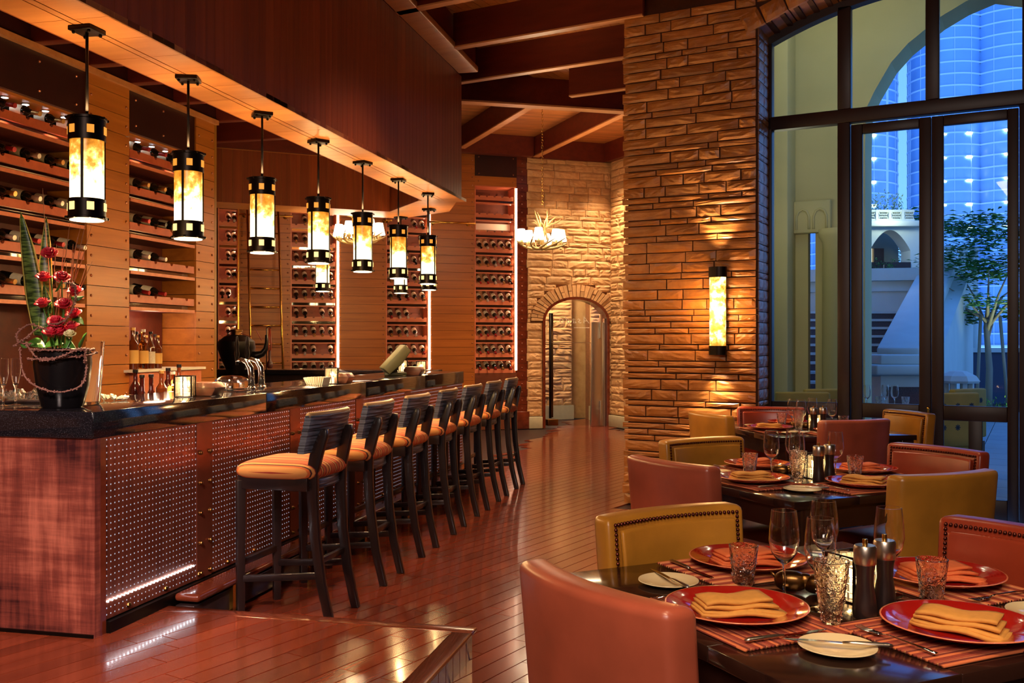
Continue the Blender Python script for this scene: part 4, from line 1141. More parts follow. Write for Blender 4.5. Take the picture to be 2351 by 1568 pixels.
chair('must', .47, 3.01, -61, 'mustard leather chair with nailheads facing us across the front table', G[0])
chair('red', 1.475, 2.68, 209, 'russet leather chair with nailheads cut by the right edge, front table', G[0])
chair('terra', .664, 4.18, 33, 'terracotta leather chair seen from behind at the left of the middle table', G[1])
chair('must', 1.0, 5.19, -63, 'mustard leather chair with nailheads facing us across the middle table', G[1])
chair('must', 1.74, 3.785, 113, 'plain backed mustard leather chair on the near side of middle table', G[1])
chair('red', 2.135, 4.755, 210, 'russet leather chair with nailheads at the right of the middle table', G[1])
chair('terra', 2.30, 6.36, 107, 'terracotta leather chair turned away from us before the far table', G[2])
chair('must', 3.0, 7.16, 194, 'mustard leather chair with nailheads beside the glass door', G[2])
chair('must', 1.40, 6.94, 19, 'small looking mustard chair against the brick pillar, left of far table', G[2])
chair('red', 2.07, 7.66, 257, 'russet chair with nailheads under the window beyond the far table', G[2])
# ================================================================== TABLES
def make_table():
    t = thing('dining_table', '', 'table')
    hw = .525
    ob('apron', MB().box(-hw+.03, hw-.03, -hw+.03, hw-.03, .62, .715), M_table, t)
    k = 0
    for i in range(3):
        for j in range(3):
            w = 2*hw/3; ob('top_board', MB().box(-hw+i*w+.0012, -hw+(i+1)*w-.0012, -hw+j*w+.0012, -hw+(j+1)*w-.0012, .715, .75), M_table, t, bevel=.002)
    for sx in (-1, 1):
        for sy in (-1, 1): ob('leg', MB().box(sx*(hw-.06)-.045, sx*(hw-.06)+.045, sy*(hw-.06)-.045, sy*(hw-.06)+.045, 0, .715), M_table, t, bevel=.004)
    return t
TB = make_table(); index()
TBL = [(.819, 2.422, 24.8, 'dark wooden square dining table laid for four, nearest the camera'), (1.396, 4.566, 24.8, 'dark wooden square dining table laid for four, the middle one'), (2.208, 7.085, 10, 'dark wooden square dining table laid for four, beneath the arched window')]
for i, (x, y, r_, lb) in enumerate(TBL):
    o = TB if i == 0 else dup(TB); o.location = (x, y, 0); o.rotation_euler = (0, 0, math.radians(r_)); o['label'] = lb; o['group'] = 'square dining tables'
TN = ('front', 'middle', 'far')
# ------------------------------------------------------------------ tableware prototypes
def one(name, cat, parts):
    t = thing(name, '', cat)
    for n, m, mt, *kw in parts: ob(n, m, mt, t, **(kw[0] if kw else {}))
    return t
P_ = {}
P_['plate'] = one('charger_plate', 'plate', [('dish', MB().lathe([(0, .004), (.07, .004), (.098, .006), (.105, .011), (.150, .022), (.165, .026), (.166, .0245), (.150, .017), (.108, .004), (.075, 0), (0, 0)], 48), M_plate),
    ('rim_band', MB().lathe([(.1625, .0262), (.1662, .0262), (.1668, .0245), (.1640, .0240)], 48, caps=False), plain('plate_rim', (226, 130, 90), .15))])
P_['side'] = one('bread_plate', 'plate', [('dish', MB().lathe([(0, .004), (.045, .004), (.058, .008), (.080, .014), (.081, .012), (.058, .004), (.045, 0), (0, 0)], 40), M_cream)])
def napk(mat, seed):
    r = random.Random(seed); parts = []
    for k in range(4):
        def f(u, v, k=k): 
            x = -.085+u*(.165+.012*k)-.004*k; y = -.038+v*.085+(.012-.016*k)*u; z = .010*(3-k)+.004+.007*math.sin(PI*min(1, u*1.3))*math.sin(PI*v)+.003*math.sin(u*9+k)
            return (x, y, z)
        m = MB().grid(f, 10, 6); parts.append(('fold', m, mat, {'solid': .007}))
    return parts
P_['napkin'] = one('folded_napkin', 'napkin', napk(M_napkin, 1)); P_['napkin2'] = one('folded_napkin', 'napkin', napk(M_orangenap, 2))
def matm():
    m = MB(); m.grid(lambda u, v: ((u-.5)*.42, (v-.5)*.31, .0035+.0022*math.sin(v*26*2*PI)), 6, 156); return m
def matfn():
    n = 30; m = MB()
    for k in range(n):
        y = -.155+.31*(k+.5)/n; m.tube([(-.213, y, .0035), (-.07, y+.001, .0035), (.07, y-.001, .0035), (.213, y, .0035)], .0056, 6, flat=.62)
    return m
n_ = NT('woven_cords'); s_ = n_.n('SeparateXYZ'); n_.l(n_.vec('obj'), s_.inputs[0]); f_ = n_.math('FRACT', n_.math('MULTIPLY', s_.outputs['Y'], 1/.0413))
n_.set(n_.ramp(f_, [(0, lin((132, 48, 30))), (.25, lin((196, 104, 58))), (.5, lin((108, 38, 26))), (.62, lin((206, 132, 84))), (.75, lin((150, 66, 42)))], 'CONSTANT'), .85); n_.bump(n_.noise(n_.vec('obj'), 350), .3, .001)
P_['mat'] = one('placemat', 'placemat', [('cords', matfn(), n_.m)])
def fork():
    m = MB(); m.tube([(0, -.10, .004), (0, -.05, .007), (0, .02, .009), (0, .045, .005)], [.006, .0045, .0025, .004], 6, flat=.5)
    m.sup((0, .058, .005), .010, .018, .0015, .8, .5, 12, 4)
    for k in (-1.5, -.5, .5, 1.5): m.tube([(k*.0055, .068, .005), (k*.006, .09, .004), (k*.006, .108, .008)], [.0019, .0018, .001], 5)
    return m
P_['fork'] = one('fork', 'fork', [('fork_body', fork(), M_chrome)])
P_['knife'] = one('table_knife', 'knife', [('handle', MB().tube([(0, -.11, .005), (0, -.10, .006), (0, -.03, .006), (0, -.01, .005)], [.004, .0075, .006, .004], 8, flat=.6), M_steel), ('blade', MB().prism([(-.004, -.01), (.006, -.01), (.009, .05), (.006, .09), (0, .11), (-.004, .09)], .003, .0045), M_chrome)])
wg = [(0, 0), (.033, 0), (.034, .0012), (.020, .003), (.006, .008), (.0036, .02), (.0034, .07), (.005, .085), (.018, .095), (.032, .115), (.038, .145), (.036, .18), (.031, .222), (.0303, .2222), (.0352, .18), (.0372, .145), (.0312, .116), (.0175, .097), (.004, .0905), (0, .090)]
P_['wine'] = one('wine_glass', 'glass', [('goblet', MB().lathe(wg, 28), M_glass)])
def tumb(h, r0, r1, nr, mat, seed=1):
    m = MB(); r = random.Random(seed); n = 26; prof = [(0, 0), (r0*.9, 0), (r0, .004)]+[(r0+(r1-r0)*(k/8)**.8, .004+(h-.004)*k/8) for k in range(1, 9)]+[(r1-.003, h+.0005)]+[(r0+(r1-r0)*(k/8)**.8-.0035, .012+(h-.012)*k/8) for k in range(7, -1, -1)]+[(0, .010)]
    m.lathe(prof, n)
    for k in range(60):
        a = r.uniform(0, 2*PI); z = r.uniform(.01, h*.7); rr = r0+(r1-r0)*(z/h)**.8; m.ball((rr*math.cos(a), rr*math.sin(a), z), r.uniform(.0022, .0038), 6, 4)
    return m
P_['tumbler'] = one('water_tumbler', 'glass', [('tumbler_body', tumb(.108, .024, .039, 0, M_tumb), M_tumb)])
P_['tall'] = one('hurricane_glass', 'glass', [('cup', tumb(.150, .019, .041, 0, M_tumb, 4), M_tumb)])
P_['mill'] = one('pepper_mill', 'mill', [('body', MB().lathe([(0, 0), (.026, 0), (.028, .006), (.028, .02), (.024, .05), (.0195, .08), (.021, .11), (.024, .125), (0, .125)], 24), M_black), ('cap', MB().lathe([(0, .125), (.024, .125), (.0262, .130), (.0262, .165), (.023, .170), (0, .171)], 24), M_steel), ('knob', MB().lathe([(0, .17), (.006, .17), (.006, .184), (0, .185)], 12), M_brass)])
def lantern(w=.088, h=.115):
    g = MB(); n = 8; fr2 = MB()
    t = thing('candle_holder', '', 'candle holder')
    for q in range(4):
        M = Matrix.Rotation(q*PI/2, 4, 'Z')
        for a in range(4):
            for b in range(5):
                x0 = -w/2+w*a/4+.002; z0 = .006+(h-.012)*b/5
                g.box(x0, x0+w/4-.003, -w/2+.002, -w/2+.008, z0, z0+(h-.012)/5-.002, M)
        fr2.box(-w/2-.003, -w/2+.003, -w/2-.003, -w/2+.003, 0, h, M); fr2.box(-w/2, w/2, -w/2-.002, -w/2+.002, h-.004, h, M); fr2.box(-w/2, w/2, -w/2-.002, -w/2+.002, 0, .004, M)
        fr2.box(-.002, .002, -w/2-.001, -w/2+.001, 0, h, M)
    fr2.box(-w/2, w/2, -w/2, w/2, 0, .003)
    ob('glass_tiles', g, M_tile, t, bevel=.001, seg=1); ob('frame', fr2, M_iron, t)
    cdl = ob('candle', MB().lathe([(0, .004), (.017, .004), (.017, .045), (.003, .043), (0, .043)], 14), M_wax, t)
    ob('flame', MB().lathe([(0, .046), (.005, .052), (.0055, .060), (.002, .072), (0, .076)], 10), M_flame, cdl)
    return t
M_tile = plain('cast_glass_tile', (255, 250, 235), .08, Transmission_Weight=.85, IOR=1.3); M_wax = emit('candle_wax', (1, .6, .25), 2.5, (.9, .8, .6, 1))
P_['lantern'] = lantern()
def charm():
    m = MB(); m.sup((-.035, 0, .030), .042, .026, .026, .8, .8, 20, 10); m.sup((.03, .004, .026), .034, .030, .024, .8, .8, 20, 10); m.sup((.0, 0, .032), .02, .018, .02, .8, .8, 14, 8)
    return m
P_['bronze'] = one('bronze_ornament', 'ornament', [('body', charm(), M_bronze), ('stem', MB().tube([(-.07, 0, .035), (-.085, 0, .05)], [.006, .003], 6), M_bronze)])
index(); usedp = set()
def put(key, x, y, z, rz, label, g):
    o = P_[key] if key not in usedp else dup(P_[key]); usedp.add(key)
    o.location = (x, y, z); o.rotation_euler = (0, 0, rz); o['label'] = label; o['group'] = g; return o
ZT = .7505
SIDES = {'left': (24.8, .335, 0.03), 'near': (114.8, .345, .02), 'right': (204.8, .36, 0), 'far': (294.8, .36, -.01)}
for ti, (tx, ty, trot, _) in enumerate(TBL):
    d_ = trot-24.8
    for sn, (ang, rad, off) in SIDES.items():
        a = math.radians(ang+d_); fx, fy = math.cos(a), math.sin(a); rx, ry = fy, -fx       # f: towards the table centre, r: the sitter's right
        if sn == 'near': off = .03
        px_, py_ = tx-fx*rad+rx*off, ty-fy*rad+ry*off
        def Q(u, v): return (px_+rx*u+fx*v, py_+ry*u+fy*v)
        rz = a-PI/2; g = ' set on the %s table' % TN[ti]; w = 'at the %s seat of the %s table' % (sn, TN[ti])
        x, y = Q(0, 0.01); put('mat', x, y, ZT, rz, 'red and orange striped woven placemat '+w, 'placemats'+g)
        x, y = Q(0, 0); put('plate', x, y, ZT+.008, rz, 'large glossy red charger plate '+w, 'red plates'+g)
        nk = 'napkin' if sn in ('left', 'near') else 'napkin2'
        x, y = Q(.0, 0); put(nk, x, y, ZT+.0125, math.radians({'left': 8, 'near': -36, 'right': 6, 'far': 14}[sn]+d_), ('folded mustard napkin on the red plate ' if nk == 'napkin' else 'folded orange napkin on the red plate ')+w, 'napkins'+g)
        x, y = Q(-.188, 0.0); put('fork', x, y, ZT+.009, rz+.04, 'silver fork on the placemat '+w, 'forks'+g)
        x, y = Q(.188, -.01); put('knife', x, y, ZT+.009, rz-.04, 'silver knife on the placemat '+w, 'knives'+g)
        if sn in ('right',) and ti == 0: pass
        x, y = Q(-.325, .03)
        if sn == 'far': x, y = Q(-.31, .06)
        put('side', x, y, ZT, rz, 'small cream bread plate '+w, 'bread plates'+g)
        put('knife', x+fx*.0, y+fy*.0, ZT+.0135, rz+.9+(0 if sn != 'left' else .55), 'butter knife resting on the bread plate '+w, 'butter knives'+g)
    R2 = Matrix.Rotation(math.radians(d_), 3, 'Z')
    def TP(x, y): v = R2 @ Vector((x-.819, y-2.422, 0)); return tx+v.x, ty+v.y
    G2 = [('wine', .690, 2.43, 'left most'), ('wine', .838, 2.575, 'back most'), ('wine', .748, 2.325, 'middle left'), ('wine', .972, 2.47, 'right most')]
    if ti == 1: G2 = [('wine', .66, 2.425, 'left most'), ('wine', .80, 2.55, 'back most'), ('wine', .758, 2.35, 'middle left'), ('wine', .955, 2.395, 'right most')]
    for k, x, y, w in G2: x, y = TP(x, y); put(k, x, y, ZT, 0, 'empty stemmed wine glass, the %s of four on the %s table' % (w, TN[ti]), 'wine glasses on the %s table' % TN[ti])
    G3 = [('tumbler', .616, 2.549, 'left'), ('tumbler', 1.046, 2.387, 'right')]
    if ti == 1: G3 = [('tumbler', .575, 2.50, 'left'), ('tumbler', 1.05, 2.40, 'right')]
    for k, x, y, w in G3: x, y = TP(x, y); put(k, x, y, ZT, 0, 'bubbled water tumbler on the %s of the %s table' % (w, TN[ti]), 'water tumblers on the %s table' % TN[ti])
    x, y = TP(.728, 2.187 if ti == 0 else 2.23); put('tall', x, y, ZT, .5, 'tall tapered bubbled glass in front of the candle on the %s table' % TN[ti], 'tall glasses')
    for q, (x, y) in enumerate(((.832, 2.258), (.900, 2.315))): x, y = TP(x, y); put('mill', x, y, ZT, 0, 'dark pepper mill with steel cap, the %s of two on the %s table' % (('nearer', 'farther')[q], TN[ti]), 'mills on the %s table' % TN[ti])
    x, y = TP(.862, 2.425); put('lantern', x, y, ZT, .5, 'square glass candle holder glowing at the centre of the %s table' % TN[ti], 'square candle holders')
    light('candle_light', 'POINT', (x, y, ZT+.07), .9, (1, .62, .25), .012)
    x, y = TP(.755, 2.47); put('bronze', x, y, ZT, math.radians(-20), 'small rounded bronze ornament on the %s table' % TN[ti], 'bronze ornaments')
    light('table_spot', 'SPOT', (tx-.3, ty-.5, 4.1), 50, (1, .70, .42), .05, (math.radians(-8), math.radians(-4), 0), 34, .8)
# ================================================================== THINGS ON THE BAR
ZB = 1.1005
def on(px, py, z=ZB): return at(px, py, Z=z)
bl2 = [(425, 911, 'left'), (762, 881, 'middle'), (967, 857, 'right'), (925, 853, 'farther right')]
for (px, py, w) in bl2:
    p = on(px, py); o = put('lantern', p.x, p.y, ZB, BAR.r+.3, 'square glass candle holder on the bar counter, the %s one' % w, 'square candle holders')
    light('candle_light', 'POINT', (p.x, p.y, ZB+.07), .5, (1, .65, .28), .012)
M_lea = leather('brown_leather', (120, 70, 50))
for (px, py, w) in ((475, 908, 'beside the left candle holder'), (783, 880, 'beside the middle candle holder'), (951, 861, 'beside the right candle holder')):
    p = on(px, py); t = thing('snack_box', 'brown leather snack box with sloping sides '+w, 'box', (p.x, p.y, ZB), BAR.r, 'leather boxes on the bar')
    ob('tray', MB().prism([(-.06, 0), (.06, 0), (.085, .045), (.06, .075), (-.06, .075), (-.085, .045)], -.055, .055, Matrix.Rotation(PI/2, 4, 'X')), M_lea, t, bevel=.004)
    ob('lid_seam', MB().box(-.086, .086, -.056, .056, .044, .046), M_black, t)
p = on(738, 883); t = thing('napkin_fan', 'fan of white paper napkins beside the middle candle holder', 'napkins', (p.x, p.y, ZB), BAR.r)
for k in range(9): ob('napkin', MB().box(-.002, .002, -.05, .05, 0, .055), M_white, t, loc=(-.10+k*.016, 0, 0), rot=(0, -.5+k*.1, .3-k*.05))
tapz = ZB
for q, (px, py) in enumerate(((577, 893), (600, 890))):
    p = on(px, py); t = thing('beer_tap', 'curved chrome beer tap with dark handle, the %s one' % ('left', 'right')[q], 'tap', (p.x, p.y, ZB), BAR.r, 'beer taps')
    ob('spout', MB().tube([(0, 0, 0), (0, 0, .09), (-.005, 0, .13), (-.03, 0, .17), (-.07, 0, .185), (-.105, 0, .175)], [.022, .02, .02, .018, .015, .010], 14), M_chrome, t)
    ob('collar', MB().lathe([(0, 0), (.03, 0), (.03, .01), (.022, .016), (0, .016)], 16), M_chrome, t)
    hd = ob('handle', MB().lathe([(0, .15), (.007, .15), (.012, .19), (.016, .22), (.010, .26), (.013, .28), (.006, .33), (0, .335)], 12, (-.10, 0, 0)), M_iron, t)
p = on(545, 893); t = thing('glass_dome', 'low clear dome behind the beer taps', 'dome', (p.x-.05, p.y+.05, ZB), 0)
ob('dome_shell', MB().lathe([(.12, 0), (.118, .03), (.10, .062), (.06, .08), (0, .085)], 28, caps=False), M_glass, t); ob('base_ring', MB().lathe([(.115, 0), (.125, 0), (.125, .006), (.115, .006)], 28), M_chrome, t)
# big dark spouted pot and the hanging ornament
p = at(543, 851, Z=1.05); p = at(543, 849, Y=10.3)
t = thing('spouted_pot', 'big dark round pot with a long curved spout and brass neck', 'pot', (p.x, p.y, 1.051), 0)
pk = plain('dark_pot', (34, 28, 26), .35, .6, noise=.2)
ob('body', MB().lathe([(0, 0), (.10, 0), (.11, .05), (.16, .16), (.20, .28), (.19, .35), (.13, .40), (.08, .42), (0, .42)], 36), pk, t)
ob('neck', MB().lathe([(0, .41), (.06, .415), (.055, .45), (.068, .455), (.068, .475), (.05, .48), (0, .48)], 24), M_bronze, t)
ob('spout', MB().tube([(.15, 0, .20), (.22, 0, .20), (.28, 0, .22), (.315, 0, .27), (.325, 0, .34), (.32, 0, .42)], [.055, .045, .036, .028, .02, .012], 14), pk, t)
ob('cord', MB().tube([(.04, -.02, .44), (.16, -.03, .40), (.20, -.02, .50), (.27, 0, .36)], .005, 5), M_red, t)
p2 = at(612, 851, Y=10.2); t = thing('hanging_ornament', 'dark red corded ornament hanging from a thin stand by the ladder', 'ornament', (p2.x, p2.y, 1.051), 0)
ob('stand', MB().cyl((0, 0, 0), (0, 0, .50), .005, n=8).lathe([(0, 0), (.04, 0), (.04, .006), (0, .008)], 16).tube([(0, 0, .49), (.02, 0, .51), (.05, 0, .49)], .004, 6), M_iron, t)
ob('cords', MB().tube([(.03, 0, .49), (.02, 0, .30), (.03, 0, .14)], .006, 6).tube([(.035, 0, .49), (.045, .01, .32), (.035, 0, .14)], .008, 6), M_red, t)
ob('gourd', MB().lathe([(0, .06), (.022, .065), (.034, .09), (.03, .12), (.014, .15), (.012, .25), (0, .26)], 14, (.035, 0, 0)), plain('dark_gourd', (74, 28, 22), .4), t)
p = on(905, 862); t = thing('pos_terminal', 'grey green touch terminal tilted back on the bar', 'terminal', (p.x, p.y, ZB), BAR.r+.5)
gm = plain('olive_plastic', (70, 66, 40), .5)
ob('screen_body', MB().prism([(-.03, -.14), (.05, -.14), (.07, .0), (.05, .14), (-.03, .14)], -.13, .13, Matrix.Translation((.0, 0, .15)) @ Matrix.Rotation(.75, 4, 'Y') @ Matrix.Rotation(PI/2, 4, 'X')), gm, t, bevel=.008)
ob('foot', MB().prism([(-.10, -.08), (.10, -.08), (.07, .08), (-.07, .08)], 0, .03), gm, t, bevel=.008); ob('neck', MB().beam((0, 0, .02), (0, 0, .14), .05, .05), gm, t)
# flutes, clear vase, crushed glass dish at the left edge
for q, (px, py) in enumerate(((8, 932), (36, 930))):
    p = on(px, py); o = thing('champagne_flute', 'slim champagne flute at the left edge, %s of the pair' % ('left', 'right')[q], 'glass', (p.x, p.y, ZB), 0, 'champagne flutes')
    ob('flute_body', MB().lathe([(0, 0), (.03, 0), (.03, .002), (.005, .006), (.004, .08), (.012, .10), (.022, .15), (.021, .22), (.0205, .22), (.0213, .15), (.011, .102), (0, .095)], 20), M_glass, o)
p = on(40, 926); t = thing('crystal_dish', 'tray heaped with clear crushed crystal', 'dish', (p.x, p.y+.10, ZB), 0)
ob('tray', MB().box(-.17, .15, -.07, .07, 0, .012), M_black, t, bevel=.003)
r = random.Random(8); m = MB()
for k in range(70): m.box(-.014, .014, -.01, .01, -.008, .008, Matrix.Translation((r.uniform(-.14, .13), r.uniform(-.05, .05), .022+r.uniform(0, .035))) @ Matrix.Rotation(r.uniform(0, 6), 4, (r.random(), r.random(), r.random()+.1)))
tag(ob('crystals', m, M_tumb, t), kind='stuff')
p = on(238, 919); t = thing('paper_tag_strip', 'crumpled strip of white crushed glass on the counter behind the vase', 'glass', (p.x, p.y, ZB), BAR.r+PI/2+.3); m = MB()
for k in range(60): m.box(-.008, .008, -.006, .006, -.005, .005, Matrix.Translation((r.uniform(-.02, .02), r.uniform(-.12, .12), .008+r.uniform(0, .018))) @ Matrix.Rotation(r.uniform(0, 6), 4, (r.random(), r.random(), r.random()+.1)))
tag(ob('shards', m, M_white, t), kind='stuff'); t.name = 'crushed_glass'
p = on(160, 932); t = thing('clear_vase', 'tall clear glass vase half hidden behind the flower pot', 'vase', (p.x+.01, p.y+.12, ZB), 0)
ob('vase_body', MB().lathe([(0, 0), (.07, 0), (.075, .01), (.095, .30), (.091, .30), (.070, .015), (0, .012)], 28), M_glass, t)
# ------------------------------------------------------------------ flower arrangement
p = on(112, 940); FV = thing('flower_arrangement', 'tall flower arrangement with pink roses and striped leaves in a black vase', 'flower arrangement', (p.x+.0, p.y+.13, ZB), 0)
FY = p.y+.13
def fl(px, py, dy=0.0):                       # picture place -> local point of the arrangement
    q = at(px, py, Y=FY+dy); return Vector((q.x-FV.location.x, dy, q.z-ZB))
ob('vase', MB().lathe([(0, 0), (.085, 0), (.09, .01), (.112, .10), (.124, .20), (.120, .265), (.112, .27), (.105, .26), (.10, .24), (0, .24)], 40), plain('black_lacquer', (16, 14, 16), .22, .3), FV)
ob('soil', MB().lathe([(0, .235), (.10, .235), (.08, .262), (0, .27)], 20), plain('moss', (40, 52, 22), .9, noise=.4), FV)
def leafm():
    n = NT('striped_leaf'); s = n.n('SeparateXYZ'); n.l(n.vec('obj'), s.inputs[0]); a = n.noise(n.vec('obj', scale=(10, 10, 60)), 1.6, 3)
    n.set(n.ramp(a, [(.42, lin((34, 62, 24))), (.56, lin((104, 132, 62)))]), .35); return n.m
M_leafc = leafm(); M_leafe = plain('leaf_edge', (204, 190, 84), .4); M_green = plain('green_leaf', (62, 112, 36), .4, noise=.3)
def blade(pts, w, lean_y, tw=0):
    P = [fl(*q) for q in pts]; n = 18
    def cur(t):
        k = t*(len(P)-1); i = min(int(k), len(P)-2); f = k-i; return P[i].lerp(P[i+1], f)
    # smooth centre line
    def prof(t): return w*min(1, (1-t)*5)**.6*(.55+.45*math.sin(PI*min(1, t*1.2)))
    def mk(u0, u1):
        return lambda u, v: tuple(cur(v)+Vector(((u0+(u1-u0)*u)*prof(v), .25*((u0+(u1-u0)*u))**2*prof(v)+lean_y*v+tw*(u0+(u1-u0)*u)*prof(v), 0)))
    l = ob('sword_leaf', MB().grid(mk(-.82, .82), 6, n), M_leafc, FV, solid=.003)
    ob('leaf_margin', MB().grid(mk(-1, -.8), 1, n), M_leafe, l, solid=.003); ob('leaf_margin', MB().grid(mk(.8, 1), 1, n), M_leafe, l, solid=.003)
blade([(88, 770), (78, 700), (70, 640), (56, 560), (42, 485)], .044, .02); blade([(98, 760), (97, 700), (96, 640), (95, 560), (94, 495)], .030, .05, .3)
blade([(112, 720), (106, 690), (100, 655)], .022, .0)
M_rose = plain('pink_rose', (214, 38, 62), .5, noise=.25, nscale=30); M_rosew = plain('cream_rose', (226, 216, 160), .5, noise=.15)
def rose(c, R, mat, seed):
    r = random.Random(seed); m = MB(); tl = Matrix.Translation(c) @ Matrix.Rotation(r.uniform(.2, .8), 4, Vector((1, r.uniform(-.6, .6), 0)))
    for ring, (k, rad, h, open_) in enumerate(((3, .22, .85, .02), (4, .42, .85, .15), (5, .65, .72, .4), (6, .9, .5, .75))):
        for q in range(k):
            a0_ = 2*PI*q/k+ring*.6+r.uniform(-.1, .1); wd = 2*PI/k*.72
            def f(u, v, a0_=a0_, wd=wd, rad=rad, h=h, open_=open_):
                a = a0_+(u-.5)*2*wd; rr = R*(rad*.45+rad*.55*v+open_*.25*v*v)*(1-.12*abs(2*u-1)); z = R*(-.35+(h+.35)*v*(1-.22*(2*u-1)**2)-open_*.3*v*v*v)
                return (rr*math.cos(a), rr*math.sin(a), z)
            m.grid(f, 5, 4, True, False)
            # place ring into the tilted frame at the end
    m.v = [tuple(tl @ Vector(p)) for p in m.v]
    return ob('rose', m, mat, FV, solid=.0012)
for k, (x, y, dy) in enumerate(((113, 583, -.02), (100, 638, -.04), (142, 638, -.02), (172, 670, -.01), (98, 698, -.06), (146, 700, -.05), (128, 740, -.08), (165, 752, -.04), (116, 765, -.10), (170, 722, -.03), (138, 762, -.07))):
    c = fl(x, y, dy); rose(c, .036, M_rose, k); ob('stem', MB().tube([c, Vector((c.x*.5, c.y*.5+.01, .24))], .003, 5), M_green, FV)
rose(fl(160, 768, -.09), .026, M_rosew, 40)
r = random.Random(21)
tips = [(98, 432), (148, 555), (160, 515), (185, 520), (198, 505), (210, 518), (178, 545), (200, 605), (212, 600), (130, 560), (152, 600), (168, 560), (190, 570)]
for x, y in tips:
    a = fl(r.uniform(115, 150), 790, .01); b = fl(x, y, r.uniform(-.03, .05)); mid = a.lerp(b, .5)+Vector((r.uniform(-.02, .02), 0, 0)); m3 = a.lerp(b, .75)+Vector((r.uniform(-.012, .012), 0, 0))
    ob('twig', MB().tube([a, mid, m3, b], [.0032, .0026, .002, .001], 5), plain('twig_bark', (172, 112, 74), .6) if 'twig_bark' not in MATS else MATS['twig_bark'], FV)
for x, y, s, rt in ((80, 800, .05, 0), (95, 812, .04, 1), (135, 665, .03, 2), (178, 690, .03, 3), (165, 800, .05, 4), (190, 790, .04, 5), (120, 800, .05, 6), (150, 800, .05, 2.2), (100, 780, .04, 1.2), (60, 795, .035, 3.3), (180, 745, .03, .4), (110, 715, .03, 5.2)):
    c = fl(x, y-8, r.uniform(-.10, -.02))
    def f(u, v, c=c, s=s, rt=rt):
        w = s*.6*math.sin(PI*min(.98, max(.02, u)))*(2*v-1); q = Vector(((u-.5)*2*s, w*.4, abs(w)*.6-.2*s*u))
        q = Matrix.Rotation(rt, 3, 'Y') @ q+Vector((0, 0, w*.0)); return tuple(c+Vector((q.x, q.y+w*.5, q.z+w*.7)))
    ob('leaf', MB().grid(f, 6, 2), M_green, FV, solid=.001)
def garland(pts, name='vine_garland'):
    n = len(pts)*6; P = []
    for i in range(n+1):
        k = i/n*(len(pts)-1); j = min(int(k), len(pts)-2); f = k-j
        p0, p1, p2, p3 = pts[max(0, j-1)], pts[j], pts[j+1], pts[min(len(pts)-1, j+2)]
        P.append(.5*((2*p1)+(p2-p0)*f+(2*p0-5*p1+4*p2-p3)*f*f+(3*p1-p0-3*p2+p3)*f**3))
    m = MB(); m.tube(P, .0035, 6)
    for i, q in enumerate(P):
        for k in range(2): m.ball(q+Vector((r.uniform(-.005, .005), r.uniform(-.005, .005), r.uniform(-.005, .005))), .0045, 5, 3)
    ob(name, m, MATS.get('garland_vine') or plain('garland_vine', (128, 84, 72), .6), FV)
def circ(rad, z, a0_, a1_, tz=0, n=9, cx=0): return [Vector((cx+rad*math.cos(a0_+(a1_-a0_)*i/n), rad*math.sin(a0_+(a1_-a0_)*i/n), z+tz*math.sin(PI*i/n))) for i in range(n+1)]
garland(circ(.135, .262, 0, 2*PI, .0)); garland(circ(.142, .25, .5, 2*PI+.5, -.03)); garland([fl(30, 795, -.10), fl(60, 775, -.12), fl(90, 752, -.10), fl(110, 760, -.12), fl(70, 745, -.1), fl(40, 765, -.1), fl(44, 785, -.1), fl(70, 790, -.12)])
garland([fl(45, 800, -.13), fl(55, 860, -.125), fl(90, 890, -.15), fl(140, 900, -.14), (fl(185, 885, -.09)), fl(198, 850, -.06), fl(195, 800, -.03)]); garland([fl(60, 790, -.14), fl(90, 825, -.155), fl(130, 822, -.155), fl(190, 800, -.11), fl(195, 830, -.08)])
garland([fl(110, 745, -.10), fl(150, 735, -.11), fl(172, 690, -.10), fl(170, 655, -.09), fl(155, 650, -.08)])
# ------------------------------------------------------------------ liquor bottles
def liquor(name, kind, mat, capm, h=.28, r0=.038):
    t = thing(name, '', 'bottle')
    if kind == 0: pr = [(0, 0), (r0, 0), (r0, h*.55), (r0*.85, h*.62), (.013, h*.75), (.0125, h*.95), (0, h*.95)]
    elif kind == 1: pr = [(0, 0), (r0*1.2, 0), (r0*1.3, h*.18), (r0*.9, h*.42), (.014, h*.62), (.0125, h*.95), (0, h*.95)]
    else: pr = [(0, 0), (r0*.9, 0), (r0*.92, h*.6), (.02, h*.68), (.014, h*.72), (.014, h*.95), (0, h*.95)]
    ob('glass', MB().lathe(pr, 18), mat, t); rl = r0*(1.0 if kind != 2 else .92)+.0012 if kind != 1 else r0*1.31
    ob('label', MB().lathe([(rl, h*.14), (rl, h*.46)] if kind != 1 else [(r0*1.27, h*.1), (r0*1.31, h*.18), (r0*1.08, h*.32)], 18, caps=False), M_label2 if kind else M_label, t)
    ob('cap', MB().lathe([(0, h*.93), (.0155, h*.93), (.0155, h), (0, h)], 12), capm, t); return t
M_label2 = plain('amber_label', (222, 170, 84), .6); M_dkred = plain('dark_liqueur', (52, 12, 10), .08, Coat_Weight=.6); M_brn = plain('brown_liquor', (96, 40, 14), .1, Coat_Weight=.5)
LQ = [liquor('liquor_bottle', 0, M_dkred, M_foilblk), liquor('liquor_bottle', 1, M_dkred, M_foilblk, .25), liquor('liquor_bottle', 2, M_brn, M_foil, .27), liquor('liquor_bottle', 0, M_brn, M_foilblk, .30, .034), liquor('liquor_bottle', 2, M_amberglass, M_foilwhite, .26)]
index(); used2 = set()
kinds = ['dark round-shouldered', 'dark flask-shaped', 'brown square-shouldered', 'slim brown', 'amber']
low = [(326, 1), (347, 1), (371, 2), (397, 4), (411, 3), (311, 0), (386, 0)]
